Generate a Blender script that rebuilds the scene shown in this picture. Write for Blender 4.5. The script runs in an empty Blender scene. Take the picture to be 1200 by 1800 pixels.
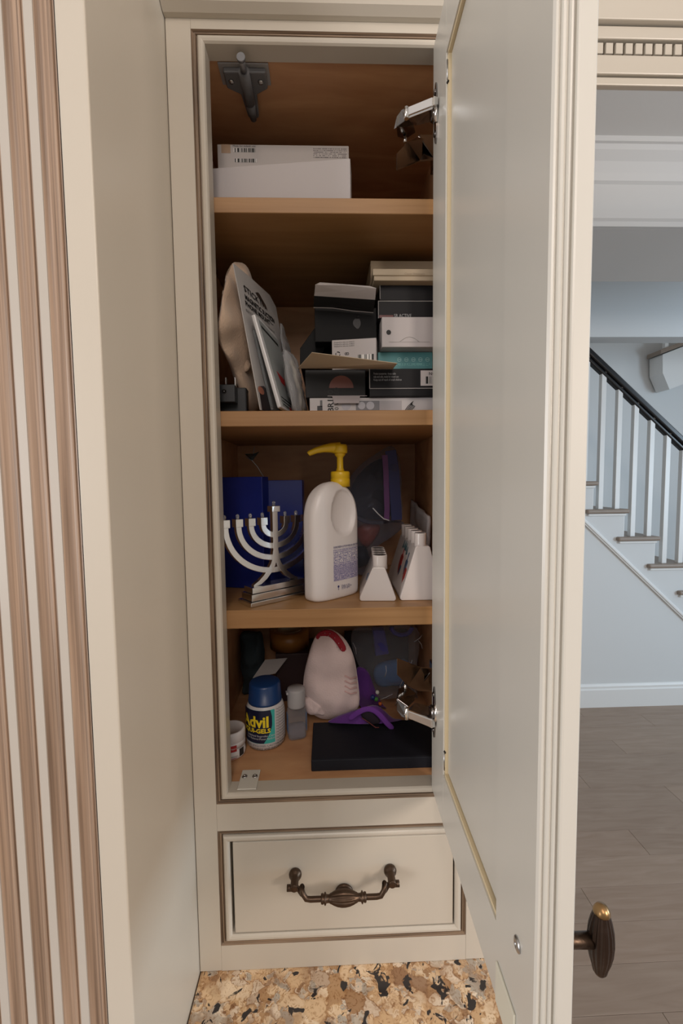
import bpy, bmesh, math, random
from mathutils import Vector, Matrix, noise
random.seed(4)
S = bpy.context.scene
COL = S.collection
# ---------------------------------------------------------------- camera
CAMZ = 1.515
F = 763.0
RT = Vector((0.999393, -0.032716, -0.011971)); UP = Vector((0.014183, 0.068223, 0.997569)); FW = Vector((0.031819, 0.997134, -0.068646))
cam = bpy.data.objects.new('camera', bpy.data.cameras.new('camera'))
COL.objects.link(cam)
cam.matrix_world = Matrix(((RT.x, UP.x, -FW.x, 0), (RT.y, UP.y, -FW.y, 0), (RT.z, UP.z, -FW.z, CAMZ), (0, 0, 0, 1)))
cam.data.sensor_fit = 'VERTICAL'; cam.data.sensor_height = 36; cam.data.lens = F / 1800 * 36
cam.data.clip_start = 0.01; cam.data.clip_end = 60
S.camera = cam
# ---------------------------------------------------------------- view and world
S.view_settings.view_transform = 'Standard'
try: S.view_settings.look = 'None'
except Exception: pass
S.view_settings.gamma = 1; S.view_settings.use_curve_mapping = False
S.view_settings.exposure = 0.0
W = bpy.data.worlds.new('world'); S.world = W; W.use_nodes = True
W.node_tree.nodes['Background'].inputs[0].default_value = (0.92, 0.88, 0.84, 1)
W.node_tree.nodes['Background'].inputs[1].default_value = 0.38
S.cycles.max_bounces = 8; S.cycles.transparent_max_bounces = 16
S.cycles.caustics_reflective = False; S.cycles.caustics_refractive = False

def area(name, loc, target, size, power, color, sy=None, spread=180):
    l = bpy.data.lights.new(name, 'AREA'); l.energy = power; l.color = color
    l.shape = 'RECTANGLE'; l.size = size; l.size_y = sy or size; l.spread = math.radians(spread)
    o = bpy.data.objects.new(name, l); COL.objects.link(o); o.location = loc
    o.rotation_euler = (Vector(target) - Vector(loc)).to_track_quat('-Z', 'Y').to_euler()
    return o
area('window_daylight', (4.6, -0.4, 1.45), (0, 0.4, 1.2), 1.4, 80, (0.66, 0.84, 1.0), 1.3)
area('kitchen_downlight', (-0.1, -0.75, 2.56), (-0.1, -0.7, 0), 0.16, 3.0, (1.0, 0.80, 0.66))
area('kitchen_window_left', (-1.9, -0.95, 1.6), (0.12, 0.35, 1.40), 0.9, 31, (0.97, 0.95, 0.95), 1.1)  # added fill, not a known window: brightens the door's inner face
area('kitchen_lamp_right', (1.5, -1.1, 1.9), (-0.17, 0.42, 1.5), 0.5, 25, (1.0, 0.86, 0.75))  # added fill from the right to brighten the side panel, no known lamp
area('kitchen_pendant_light', (0.1, -1.25, 2.35), (0, 0.5, 1.35), 0.5, 6.4, (1.0, 0.89, 0.82))  # added frontal fill for the shelf items and the door edge
area('stair_window_light', (3.2, 2.2, 2.35), (2.2, 3.6, 1.2), 0.8, 4, (0.74, 0.87, 1.0))
area('hall_daylight', (5.2, 1.0, 1.9), (2.0, 2.8, 1.2), 1.6, 10.5, (0.68, 0.87, 1.0))

# ---------------------------------------------------------------- helpers
def at(px, py, Y):
    """world point on the plane y=Y seen at picture position px, py"""
    d = FW + RT * ((px - 600) / F) - UP * ((py - 900) / F)
    v = d * (Y / d.y); return Vector((v.x, v.y, v.z + CAMZ))
def onz(px, py, z):
    d = FW + RT * ((px - 600) / F) - UP * ((py - 900) / F)
    v = d * ((z - CAMZ) / d.z); return Vector((v.x, v.y, z))

MATS = {}
def lin(c):
    return tuple((x / 12.92 if x <= 0.04045 else ((x + 0.055) / 1.055) ** 2.4) for x in c)
def rgb(r, g, b): return lin((r / 255, g / 255, b / 255)) + (1,)
def mat(name, col, rough=0.5, metal=0.0, bump=0.0, bscale=200, var=0.0, vscale=8, spec=0.5, trans=0.0, coat=0.0, alpha=1.0, sheen=0.0):
    if name in MATS: return MATS[name]
    m = bpy.data.materials.new(name); m.use_nodes = True; MATS[name] = m
    nt = m.node_tree; N = nt.nodes; L = nt.links; b = N['Principled BSDF']
    b.inputs['Base Color'].default_value = col; b.inputs['Roughness'].default_value = rough
    b.inputs['Metallic'].default_value = metal; b.inputs['Specular IOR Level'].default_value = spec
    b.inputs['Transmission Weight'].default_value = trans; b.inputs['Coat Weight'].default_value = coat
    b.inputs['Alpha'].default_value = alpha
    if sheen: b.inputs['Sheen Weight'].default_value = sheen
    if var or bump:
        tc = N.new('ShaderNodeTexCoord')
    if var:
        n = N.new('ShaderNodeTexNoise'); n.inputs['Scale'].default_value = vscale; n.inputs['Detail'].default_value = 4
        L.new(tc.outputs['Object'], n.inputs['Vector'])
        mx = N.new('ShaderNodeMix'); mx.data_type = 'RGBA'
        mx.inputs[6].default_value = tuple(c * (1 - var) for c in col[:3]) + (1,)
        mx.inputs[7].default_value = tuple(min(1, c * (1 + var)) for c in col[:3]) + (1,)
        L.new(n.outputs['Fac'], mx.inputs[0]); L.new(mx.outputs[2], b.inputs['Base Color'])
    if bump:
        n2 = N.new('ShaderNodeTexNoise'); n2.inputs['Scale'].default_value = bscale; n2.inputs['Detail'].default_value = 3
        L.new(tc.outputs['Object'], n2.inputs['Vector'])
        bp = N.new('ShaderNodeBump'); bp.inputs['Strength'].default_value = bump; bp.inputs['Distance'].default_value = 0.001
        L.new(n2.outputs['Fac'], bp.inputs['Height']); L.new(bp.outputs[0], b.inputs['Normal'])
    return m
def grain(name, c1, c2, scale, rough=0.45, dist=0.6, bump=0.15, detail=5):
    """wood grain: noise stretched by scale (x, y, z)"""
    if name in MATS: return MATS[name]
    m = bpy.data.materials.new(name); m.use_nodes = True; MATS[name] = m
    nt = m.node_tree; N = nt.nodes; L = nt.links; b = N['Principled BSDF']; b.inputs['Roughness'].default_value = rough
    g = N.new('ShaderNodeNewGeometry'); mp = N.new('ShaderNodeMapping'); mp.inputs['Scale'].default_value = scale
    L.new(g.outputs['Position'], mp.inputs['Vector'])
    n = N.new('ShaderNodeTexNoise'); n.inputs['Scale'].default_value = 1; n.inputs['Detail'].default_value = detail; n.inputs['Distortion'].default_value = dist
    L.new(mp.outputs[0], n.inputs['Vector'])
    r = N.new('ShaderNodeValToRGB'); r.color_ramp.elements[0].color = c1; r.color_ramp.elements[1].color = c2
    r.color_ramp.elements[0].position = 0.3; r.color_ramp.elements[1].position = 0.7
    L.new(n.outputs['Fac'], r.inputs[0]); L.new(r.outputs[0], b.inputs['Base Color'])
    bp = N.new('ShaderNodeBump'); bp.inputs['Strength'].default_value = bump; bp.inputs['Distance'].default_value = 0.0005
    L.new(n.outputs['Fac'], bp.inputs['Height']); L.new(bp.outputs[0], b.inputs['Normal'])
    return m
def print_lines(name, paper, ink, sx=160, sz=420, rough=0.5, metalax='XZ', fill=0.55):
    """rows of tiny printed words: brick texture, the mortar is the paper"""
    if name in MATS: return MATS[name]
    m = bpy.data.materials.new(name); m.use_nodes = True; MATS[name] = m
    nt = m.node_tree; N = nt.nodes; L = nt.links; b = N['Principled BSDF']; b.inputs['Roughness'].default_value = rough
    tc = N.new('ShaderNodeTexCoord'); sp = N.new('ShaderNodeSeparateXYZ'); cb = N.new('ShaderNodeCombineXYZ')
    L.new(tc.outputs['Object'], sp.inputs[0])
    L.new(sp.outputs[metalax[0]], cb.inputs[0]); L.new(sp.outputs[metalax[1]], cb.inputs[1])
    mp = N.new('ShaderNodeMapping'); mp.inputs['Scale'].default_value = (sx, sz, 1); L.new(cb.outputs[0], mp.inputs[0])
    fl = N.new('ShaderNodeSeparateXYZ'); L.new(mp.outputs[0], fl.inputs[0])
    def mth(op, a, bb=None):
        q = N.new('ShaderNodeMath'); q.operation = op
        L.new(a, q.inputs[0])
        if bb is not None:
            if isinstance(bb, float): q.inputs[1].default_value = bb
            else: L.new(bb, q.inputs[1])
        return q.outputs[0]
    row = mth('FLOOR', fl.outputs[1]); fr = mth('FRACT', fl.outputs[1])
    c2 = N.new('ShaderNodeCombineXYZ'); L.new(fl.outputs[0], c2.inputs[0]); L.new(row, c2.inputs[1])
    n = N.new('ShaderNodeTexNoise'); n.inputs['Scale'].default_value = 3.1; n.inputs['Detail'].default_value = 2; L.new(c2.outputs[0], n.inputs['Vector'])
    a = mth('LESS_THAN', fr, 0.55); w = mth('LESS_THAN', n.outputs['Fac'], fill); k = mth('MULTIPLY', a, w)
    mx = N.new('ShaderNodeMix'); mx.data_type = 'RGBA'; mx.inputs[6].default_value = paper; mx.inputs[7].default_value = ink
    L.new(k, mx.inputs[0]); L.new(mx.outputs[2], b.inputs['Base Color'])
    return m
def bar_code(name, sx=900, ax=0):
    if name in MATS: return MATS[name]
    m = bpy.data.materials.new(name); m.use_nodes = True; MATS[name] = m
    nt = m.node_tree; N = nt.nodes; L = nt.links; b = N['Principled BSDF']
    tc = N.new('ShaderNodeTexCoord'); sp = N.new('ShaderNodeSeparateXYZ'); L.new(tc.outputs['Object'], sp.inputs[0])
    q = N.new('ShaderNodeMath'); q.operation = 'MULTIPLY'; q.inputs[1].default_value = sx; L.new(sp.outputs[ax], q.inputs[0])
    fq = N.new('ShaderNodeMath'); fq.operation = 'FLOOR'; L.new(q.outputs[0], fq.inputs[0])
    wn = N.new('ShaderNodeTexWhiteNoise'); wn.noise_dimensions = '1D'; L.new(fq.outputs[0], wn.inputs['W'])
    g = N.new('ShaderNodeMath'); g.operation = 'GREATER_THAN'; g.inputs[1].default_value = 0.5; L.new(wn.outputs[0], g.inputs[0])
    mx = N.new('ShaderNodeMix'); mx.data_type = 'RGBA'; mx.inputs[6].default_value = (0.02, 0.02, 0.02, 1); mx.inputs[7].default_value = (0.75, 0.74, 0.72, 1)
    L.new(g.outputs[0], mx.inputs[0]); L.new(mx.outputs[2], b.inputs['Base Color'])
    return m
def film(name, tint=(1, 1, 1, 1), k=0.75, rough=0.08):
    """thin clear plastic film: mostly see-through with glossy glints"""
    if name in MATS: return MATS[name]
    m = bpy.data.materials.new(name); m.use_nodes = True; MATS[name] = m
    nt = m.node_tree; N = nt.nodes; L = nt.links
    for n in list(N): N.remove(n)
    o = N.new('ShaderNodeOutputMaterial'); t = N.new('ShaderNodeBsdfTransparent'); t.inputs[0].default_value = tint
    p = N.new('ShaderNodeBsdfPrincipled'); p.inputs['Base Color'].default_value = (tint[0] * 0.8, tint[1] * 0.8, tint[2] * 0.8, 1); p.inputs['Roughness'].default_value = rough
    lw = N.new('ShaderNodeLayerWeight'); lw.inputs[0].default_value = 0.35
    mr = N.new('ShaderNodeMapRange'); mr.inputs['To Min'].default_value = 1 - k; mr.inputs['To Max'].default_value = min(1, 1.30 - k)
    L.new(lw.outputs['Facing'], mr.inputs[0])
    x = N.new('ShaderNodeMixShader'); L.new(mr.outputs[0], x.inputs[0]); L.new(t.outputs[0], x.inputs[1]); L.new(p.outputs[0], x.inputs[2])
    L.new(x.outputs[0], o.inputs[0]); return m

class MB:
    def __init__(s): s.v = []; s.f = []; s.m = []; s.sm = []
    def add(s, vs, fs, mi=0, smooth=False):
        k = len(s.v); s.v += [Vector(v) for v in vs]
        for f in fs: s.f.append([i + k for i in f]); s.m.append(mi); s.sm.append(smooth)
        return s
    def box(s, a, b, mi=0, M=None):
        x0, y0, z0 = a; x1, y1, z1 = b
        vs = [Vector(p) for p in ((x0,y0,z0),(x1,y0,z0),(x1,y1,z0),(x0,y1,z0),(x0,y0,z1),(x1,y0,z1),(x1,y1,z1),(x0,y1,z1))]
        if M: vs = [M @ v for v in vs]
        return s.add(vs, [(0,3,2,1),(4,5,6,7),(0,1,5,4),(1,2,6,5),(2,3,7,6),(3,0,4,7)], mi)
    def prism(s, poly, d, mi=0, smooth=False):
        """poly: 3-D points; extruded by vector d"""
        d = Vector(d); n = len(poly); p = [Vector(q) for q in poly]
        s.add(p + [q + d for q in p], [list(range(n))[::-1], list(range(n, 2 * n))], mi)
        s.add(p + [q + d for q in p], [(i, (i + 1) % n, n + (i + 1) % n, n + i) for i in range(n)], mi, smooth)
        return s
    def lathe(s, prof, c=(0,0,0), seg=32, mi=0, axis='Z', M=None, flute=None):
        vs = []; n = len(prof)
        for i in range(seg):
            a = 2 * math.pi * i / seg
            for (r, h) in prof:
                rr = r * (flute(a, h) if flute else 1)
                v = Vector((rr * math.cos(a), rr * math.sin(a), h))
                if axis == 'X': v = Vector((v.z, v.x, v.y))
                if axis == 'Y': v = Vector((v.x, v.z, v.y))
                v = v + Vector(c)
                vs.append(M @ v if M else v)
        fs = []
        for i in range(seg):
            j = (i + 1) % seg
            for k in range(n - 1):
                fs.append((i*n+k, j*n+k, j*n+k+1, i*n+k+1))
        s.add(vs, fs, mi, True)
        for k, fl in ((0, True), (n - 1, False)):
            if prof[k][0] > 1e-5 and n > 2:
                f = [i * n + k for i in range(seg)]
                s.add([vs[i] for i in f], [list(range(seg))[::-1] if fl else list(range(seg))], mi)
        return s
    def tube(s, pts, r, seg=10, mi=0, closed=False):
        pts = [Vector(p) for p in pts]; n = len(pts); vs = []
        rs = r if isinstance(r, (list, tuple)) else [r] * n
        up = None
        for i, p in enumerate(pts):
            t = (pts[min(i + 1, n - 1)] - pts[max(i - 1, 0)]).normalized()
            if up is None: up = t.orthogonal().normalized()
            up = (up - t * up.dot(t)).normalized(); w = t.cross(up)
            for k in range(seg):
                a = 2 * math.pi * k / seg; vs.append(p + (up * math.cos(a) + w * math.sin(a)) * rs[i])
        fs = [(i*seg+k, i*seg+(k+1)%seg, (i+1)*seg+(k+1)%seg, (i+1)*seg+k) for i in range(n-1) for k in range(seg)]
        s.add(vs, fs, mi, True)
        s.add(vs[:seg], [list(range(seg))[::-1]], mi); s.add(vs[-seg:], [list(range(seg))], mi)
        return s
    def ribbon(s, pts, w, t, side, mi=0):
        """flat bar following pts; half-width w in the plane, half-thickness t along vector side"""
        side = Vector(side).normalized(); pts = [Vector(p) for p in pts]; n = len(pts); vs = []
        for i, p in enumerate(pts):
            tg = (pts[min(i+1,n-1)] - pts[max(i-1,0)]).normalized(); u = tg.cross(side).normalized()
            ww = w[i] if isinstance(w, (list, tuple)) else w
            for a, b in ((-1,-1),(1,-1),(1,1),(-1,1)): vs.append(p + u * a * ww + side * b * t)
        fs = [(i*4+k, i*4+(k+1)%4, (i+1)*4+(k+1)%4, (i+1)*4+k) for i in range(n-1) for k in range(4)]
        return s.add(vs, fs + [(3,2,1,0), tuple(range(4*n-4, 4*n))], mi)
    def blob(s, outline, c, depth, nrm, rings=7, amp=0.0, fr=60, mi=0, pw=0.5, seed=0):
        """cushion shape: closed outline (3-D points) inflated along nrm, star-shaped about c"""
        c = Vector(c); nrm = Vector(nrm).normalized(); o = [Vector(p) for p in outline]; n = len(o)
        oo = []
        for i in range(n):                                  # smooth (Catmull-Rom) resample x4
            p0, p1, p2, p3 = o[i-1], o[i], o[(i+1)%n], o[(i+2)%n]
            for q in (0, .25, .5, .75):
                oo.append(0.5*((2*p1)+(p2-p0)*q+(2*p0-5*p1+4*p2-p3)*q*q+(3*p1-p0-3*p2+p3)*q**3))
        o = oo; n = len(o)
        for sg in (1, -1):
            vs = []
            for k in range(rings + 1):
                a = math.sin(k / rings * math.pi / 2) if k < rings else 1
                h = (1 - a ** 2) ** pw * depth
                for p in o:
                    v = c + (p - c) * a + nrm * h * sg
                    if amp and k < rings: v += nrm * noise.noise(Vector(v) * fr + Vector((seed, 0, 0))) * amp
                    vs.append(v)
            fs = []
            for k in range(rings):
                for i in range(n):
                    j = (i + 1) % n; q = (k*n+i, (k+1)*n+i, (k+1)*n+j, k*n+j)
                    fs.append(q if sg > 0 else q[::-1])
            s.add(vs, fs, mi, True)
        return s
    def obj(s, name, mats, parent=None, loc=None, bevel=0, seg=2, rel=False, sub=0, merge=True):
        """one mesh object; rel=True: the vertices are world coordinates, moved to the object's own origin"""
        me = bpy.data.meshes.new(name)
        off = Vector((0, 0, 0))
        if rel and parent is None:
            xs = [v.x for v in s.v]; ys = [v.y for v in s.v]; zs = [v.z for v in s.v]
            off = Vector(((min(xs)+max(xs))/2, (min(ys)+max(ys))/2, min(zs)))
        elif rel:
            p = parent; off = Vector((0,0,0))
            while p: off += p.location; p = p.parent
        me.from_pydata([v - off for v in s.v], [], s.f)
        ms = mats if isinstance(mats, (list, tuple)) else [mats]
        for m in ms: me.materials.append(m)
        me.polygons.foreach_set('material_index', s.m); me.polygons.foreach_set('use_smooth', s.sm)
        bm = bmesh.new(); bm.from_mesh(me)
        if merge: bmesh.ops.remove_doubles(bm, verts=bm.verts, dist=1e-6)
        bmesh.ops.recalc_face_normals(bm, faces=bm.faces)
        bm.to_mesh(me); bm.free(); me.update()
        o = bpy.data.objects.new(name, me); COL.objects.link(o)
        if parent: o.parent = parent
        elif rel: o.location = off
        if loc: o.location = loc
        if bevel:
            b = o.modifiers.new('bevel', 'BEVEL'); b.width = bevel; b.segments = seg; b.limit_method = 'ANGLE'; b.angle_limit = math.radians(40)
        if sub:
            b = o.modifiers.new('sub', 'SUBSURF'); b.levels = b.render_levels = sub
        return o
def thing(name, label, cat, loc=(0,0,0), rot=(0,0,0), group=None):
    o = bpy.data.objects.new(name, None); COL.objects.link(o); o.location = loc; o.rotation_euler = rot
    o.empty_display_size = 0.02; return tag(o, label, cat, group)
def tag(o, label, cat, group=None):
    o['label'] = label; o['category'] = cat
    if group: o['group'] = group
    return o
def struct(o): o['kind'] = 'structure'; return o
def text_verts(txt, size, bold=0.0, align='LEFT'):
    cu = bpy.data.curves.new('txt', 'FONT'); cu.body = txt; cu.size = size; cu.offset = bold; cu.resolution_u = 2; cu.align_x = align
    o = bpy.data.objects.new('txt', cu); COL.objects.link(o)
    dg = bpy.context.evaluated_depsgraph_get(); dg.update()
    me = bpy.data.meshes.new_from_object(o.evaluated_get(dg))
    vs = [v.co.copy() for v in me.vertices]; fs = [list(p.vertices) for p in me.polygons]
    bpy.data.objects.remove(o); bpy.data.curves.remove(cu); bpy.data.meshes.remove(me)
    return vs, fs
def lettering(mb, txt, size, o, ex, ey, mi=0, bold=0.0, align='LEFT', maxw=None, lift=0.0002):
    """flat letters at o, running along ex, rising along ey"""
    o, ex, ey = Vector(o), Vector(ex).normalized(), Vector(ey).normalized(); n = ex.cross(ey)
    vs, fs = text_verts(txt, size, bold, align)
    k = 1
    if maxw:
        w = max(v.x for v in vs) - min(v.x for v in vs); k = maxw / w
    mb.add([o + ex * v.x * k + ey * v.y + n * lift for v in vs], fs, mi); return mb
def wrap(mb, txt, size, R, a0, z, mi=0, bold=0.0, align='LEFT', wide=1.0, up=0):
    """letters bent round a vertical cylinder of radius R, starting at angle a0 (seen from outside, left to right = angle grows)"""
    vs, fs = text_verts(txt, size, bold, align)
    mb.add([Vector((R * math.cos(a0 + v.x * wide / R), R * math.sin(a0 + v.x * wide / R), z + v.y)) for v in vs], fs, mi); return mb
def patch(mb, R, a0, a1, z0, z1, mi=0, n=10, z0b=None, z1b=None):
    """a label patch on a cylinder"""
    vs = []
    z0b = z0 if z0b is None else z0b; z1b = z1 if z1b is None else z1b
    for i in range(n + 1):
        t = i / n; a = a0 + (a1 - a0) * t
        vs += [(R*math.cos(a), R*math.sin(a), z0 + (z0b-z0)*t), (R*math.cos(a), R*math.sin(a), z1 + (z1b-z1)*t)]
    mb.add(vs, [(2*i, 2*i+2, 2*i+3, 2*i+1) for i in range(n)], mi, True); return mb

# ---------------------------------------------------------------- materials
cream = mat('cream_paint', (0.50, 0.455, 0.385, 1), 0.34, bump=0.05, bscale=60, var=0.02, vscale=3)
cream_b = mat('cream_paint_pilaster', (0.44, 0.405, 0.36, 1), 0.30, bump=0.05, bscale=60)
yellowed = mat('unpainted_edge_cream', rgb(214, 196, 160), 0.5)
glaze = grain('brown_glaze', rgb(70, 56, 46), rgb(156, 132, 108), (400, 400, 9), 0.5, 0.3, 0.3)
glaze_h = grain('brown_glaze_across', rgb(70, 56, 46), rgb(156, 132, 108), (9, 400, 400), 0.5, 0.3, 0.3)
flute_glaze = grain('fluted_glaze', rgb(116, 96, 80), rgb(178, 153, 132), (420, 60, 3.5), 0.42, 0.4, 0.35)
maple = grain('maple_edge', rgb(150, 110, 68), rgb(168, 128, 84), (5, 60, 140), 0.45, 0.4, 0.05)
maple_in = grain('maple_ply', rgb(176, 128, 90), rgb(200, 154, 112), (6, 26, 26), 0.5, 1.2, 0.05)
dark_gap = mat('dark_gap', (0.012, 0.009, 0.006, 1), 0.8)
wallw = mat('hall_paint_white', rgb(214, 218, 220), 0.6, bump=0.03, bscale=150)
walltrim = mat('hall_trim_white', rgb(228, 230, 230), 0.35)
ceil_m = mat('ceiling_paint', rgb(216, 215, 213), 0.85)
chrome = mat('chrome', (0.84, 0.83, 0.82, 1), 0.20, 1.0)
nickel = mat('nickel_hinge', (0.24, 0.225, 0.22, 1), 0.15, 1.0, bump=0.2, bscale=90)
steel_scr = mat('screw_steel', (0.5, 0.5, 0.5, 1), 0.3, 1.0)
bronze = mat('antique_bronze', rgb(82, 66, 54), 0.38, 0.9, bump=0.2, bscale=300, var=0.35, vscale=60)
bronze_hi = mat('worn_bronze', rgb(150, 118, 80), 0.32, 0.95)
white_pl = mat('white_plastic', (0.66, 0.63, 0.63, 1), 0.38)
white_cd = mat('white_card', (0.52, 0.485, 0.485, 1), 0.6)
grey_in = mat('grey_card', (0.42, 0.40, 0.39, 1), 0.6)
black_cd = mat('black_card', (0.006, 0.006, 0.0065, 1), 0.6, spec=0.2)
black_gl = mat('black_gloss_card', (0.009, 0.009, 0.011, 1), 0.5, spec=0.25)
greyblk = mat('charcoal_card', (0.02, 0.02, 0.021, 1), 0.55, spec=0.25)
ink = mat('black_ink', (0.015, 0.015, 0.015, 1), 0.6)
paleink = mat('pale_ink', (0.35, 0.35, 0.36, 1), 0.6)

# ================================================================ STRUCTURE
floor_base = mat('floor_seam', rgb(70, 60, 54), 0.7)
fl = struct(MB().box((-3, -3, -0.05), (6, 6, -0.008)).obj('floor', floor_base))
planks = [grain('floor_plank_%d' % i, rgb(*a), rgb(*b), (3.0, 26, 1), 0.42, 1.6, 0.05) for i, (a, b) in enumerate((((146,126,110),(160,141,126)), ((142,123,108),(157,139,124)), ((149,130,114),(163,144,129))))]
PW = 0.127
yy = 0.85; row = 0
while yy < 2.9:
    x = 0.2 - (row * 0.37) % 1.1
    while x < 4.4:
        ln = 1.1
        MB().box((x + 0.0006, yy + 0.0006, -0.009), (x + ln - 0.0006, yy + PW - 0.0006, 0)).obj('plank', planks[random.randrange(3)], fl, bevel=0.0005, seg=1)
        x += ln
    yy += PW; row += 1
MB().box((-3, -3, -0.008), (6, 0.85, 0)).obj('floor_boards', planks[0], fl)

struct(MB().box((-3, -3, 2.60), (6, 1.53, 2.66)).obj('ceiling', ceil_m))
struct(MB().box((-3, 1.86, 2.86), (6, 2.80, 2.92)).obj('ceiling_hall', ceil_m))
# boxed beam between kitchen and hall, crown moulding on the near face
beam_m = mat('beam_paint', rgb(206, 206, 205), 0.6)
bz = at(1120, 402, 1.5).z
b = struct(MB().box((-1.0, 1.50, bz), (6, 1.89, 2.88)).obj('trim_1', beam_m, bevel=0.003))
zt = 2.60
prof = [(1.50, bz + 0.0), (1.488, bz + 0.0), (1.488, bz + 0.016), (1.480, bz + 0.022), (1.480, bz + 0.045), (1.497, bz + 0.052), (1.497, zt - 0.10), (1.487, zt - 0.094), (1.478, zt - 0.075), (1.462, zt - 0.05), (1.440, zt - 0.03), (1.432, zt - 0.018), (1.424, zt - 0.016), (1.424, zt), (1.50, zt)]
m = MB(); m.prism([(-1.0, y, z) for y, z in prof], (7, 0, 0)); struct(m.obj('trim_2', beam_m))
# header (edge of the upper floor) over the stairs
zh = at(1120, 596, 2.74).z
struct(MB().box((-1.0, 2.70, zh), (6, 2.82, 2.90)).obj('wall_header', wallw))
# hall: far wall of the stairwell, left return
struct(MB().box((-1.0, 3.80, 0), (6, 3.9, 5.2)).obj('wall_back', wallw))
struct(MB().box((-1.0, 2.84, 0), (-0.9, 3.8, 5.2)).obj('wall_left', wallw))

# ---- staircase
TR = mat('tread_wood', rgb(146, 132, 120), 0.45, var=0.08, vscale=20)
rail_m = mat('black_handrail', (0.012, 0.012, 0.014, 1), 0.28)
st = thing('staircase', 'white staircase with brown treads and a black handrail in the hall', 'staircase', (2.2, 2.75, 0))
RUN = 0.2105; RISE = 0.1815
t2 = at(1086, 944, 2.735); z2 = t2.z; x2 = t2.x           # left end and top of the second tread in view
steps = []
for k in range(-5, 7):
    x0 = x2 + k * RUN; z = z2 - k * RISE
    if z < 0.1: continue
    steps.append((x0, z))
    # tread with a returned nosing
    MB().box((x0 - 0.004, 2.722, z - 0.028), (x0 + RUN + 0.068, 3.78, z)).obj('tread', TR, st, rel=True, bevel=0.011, seg=3)
    MB().box((x0 + RUN + 0.038, 2.752, z - RISE), (x0 + RUN + 0.050, 3.78, z - 0.029)).obj('riser', walltrim, st, rel=True)
    MB().box((x0 + 0.012, 2.735, z - 0.044), (x0 + RUN + 0.052, 2.752, z - 0.0285)).obj('cove_moulding', walltrim, st, rel=True, bevel=0.005)
# skirt wall below the treads: stepped outline down to the floor
poly = []
for (x0, z) in steps: poly += [(x0 + 0.046, z - 0.029 if False else z - 0.028), (x0 + RUN + 0.046, z - 0.028)]
pts = [(steps[0][0] - 0.9, steps[0][1] - 0.028)] + poly + [(poly[-1][0], 0), (steps[0][0] - 0.9, 0)]
m = MB(); m.prism([(x, 2.750, z) for x, z in pts], (0, 0.09, 0)); m.obj('stringer_wall', wallw, st, rel=True)
# raking trim on the stringer, and base moulding
a = at(1046, 938, 2.745); b2 = at(1200, 1086, 2.745); dr = (b2 - a)
m = MB(); P0 = a - dr * 1.2; P1 = a + dr * 1.9
def rake(m, P0, P1, h0, h1, y0, y1): m.prism([P0 + Vector((0, y0, h0)), P1 + Vector((0, y0, h0)), P1 + Vector((0, y0, h1)), P0 + Vector((0, y0, h1))], (0, y1 - y0, 0))
rake(m, P0, P1, -0.012, 0.030, -0.008, 0.006); rake(m, P0, P1, 0.0, 0.020, -0.014, 0.0)
m.obj('raking_moulding', walltrim, st, rel=True, bevel=0.004)
m = MB(); m.prism([(-0.9, y, z) for y, z in ((2.752, 0), (2.732, 0), (2.732, 0.118), (2.738, 0.126), (2.738, 0.140), (2.745, 0.152), (2.752, 0.156))], (5.2, 0, 0))
struct(m.obj('baseboard_stairs', walltrim))
# balusters: two to a tread
rt0 = at(1053, 628, 2.765); rt1 = at(1200, 768, 2.765); sl = (rt1.z - rt0.z) / (rt1.x - rt0.x)
def railz(x): return rt0.z + (x - rt0.x) * sl
BX = [1051, 1079, 1107, 1135, 1162.5, 1187]; bw = 0.031
xs = [at(p, 900 + 49 * (i // 2), 2.765).x for i, p in enumerate(BX)]
d1 = (xs[-2] - xs[0]) / 4
for i in range(-8, 12):
    x = xs[0] + i * d1
    zt_ = None
    for (x0, z) in steps:
        if x0 - 0.02 <= x + 0.01 and x <= x0 + RUN + 0.03: zt_ = z
    if zt_ is None: continue
    MB().box((x, 2.765, zt_ - 0.002), (x + bw, 2.765 + bw, railz(x + bw / 2) - 0.055)).obj('baluster', walltrim, st, rel=True, bevel=0.002)
m = MB()
xa, xb = rt0.x - 1.2, rt0.x + 2.0
for (y0, y1, h0, h1) in ((2.750, 2.812, -0.050, 0.0), (2.760, 2.802, -0.085, -0.05)):
    m.prism([(xa, y0, railz(xa) + h0), (xb, y0, railz(xb) + h0), (xb, y0, railz(xb) + h1), (xa, y0, railz(xa) + h1)], (0, y1 - y0, 0))
m.obj('handrail', rail_m, st, rel=True, bevel=0.010, seg=3)
# flight going on up, seen top right
up = thing('upper_stair_flight', 'upper flight end with brown tread edge and white balusters near the header', 'staircase', (3.2, 3.7, 2.0))
YU = 3.62
A = at(1161, 618, YU); B = at(1240, 588, YU)
dz = (B.z - A.z) / (B.x - A.x); L = 0.9
m = MB(); m.prism([(A.x, YU, A.z - 0.020), (A.x + L, YU, A.z - 0.020 + L * dz), (A.x + L, YU, A.z + 0.016 + L * dz), (A.x, YU, A.z + 0.016)], (0, 0.16, 0)); m.obj('tread', TR, up, rel=True, bevel=0.004)
c1_ = at(1166, 622, YU); c2_ = at(1166, 655, YU); c3_ = at(1178, 684, YU); c4_ = at(1250, 642, YU)
m = MB(); m.prism([(c1_.x, YU + .01, A.z - 0.021), (c2_.x, YU + .01, c2_.z), (c3_.x, YU + .01, c3_.z), (A.x + L, YU + .01, c3_.z + (A.x + L - c3_.x) * dz), (A.x + L, YU + .01, A.z - 0.021 + L * dz)], (0, 0.15, 0)); m.obj('stringer', walltrim, up, rel=True)
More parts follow.
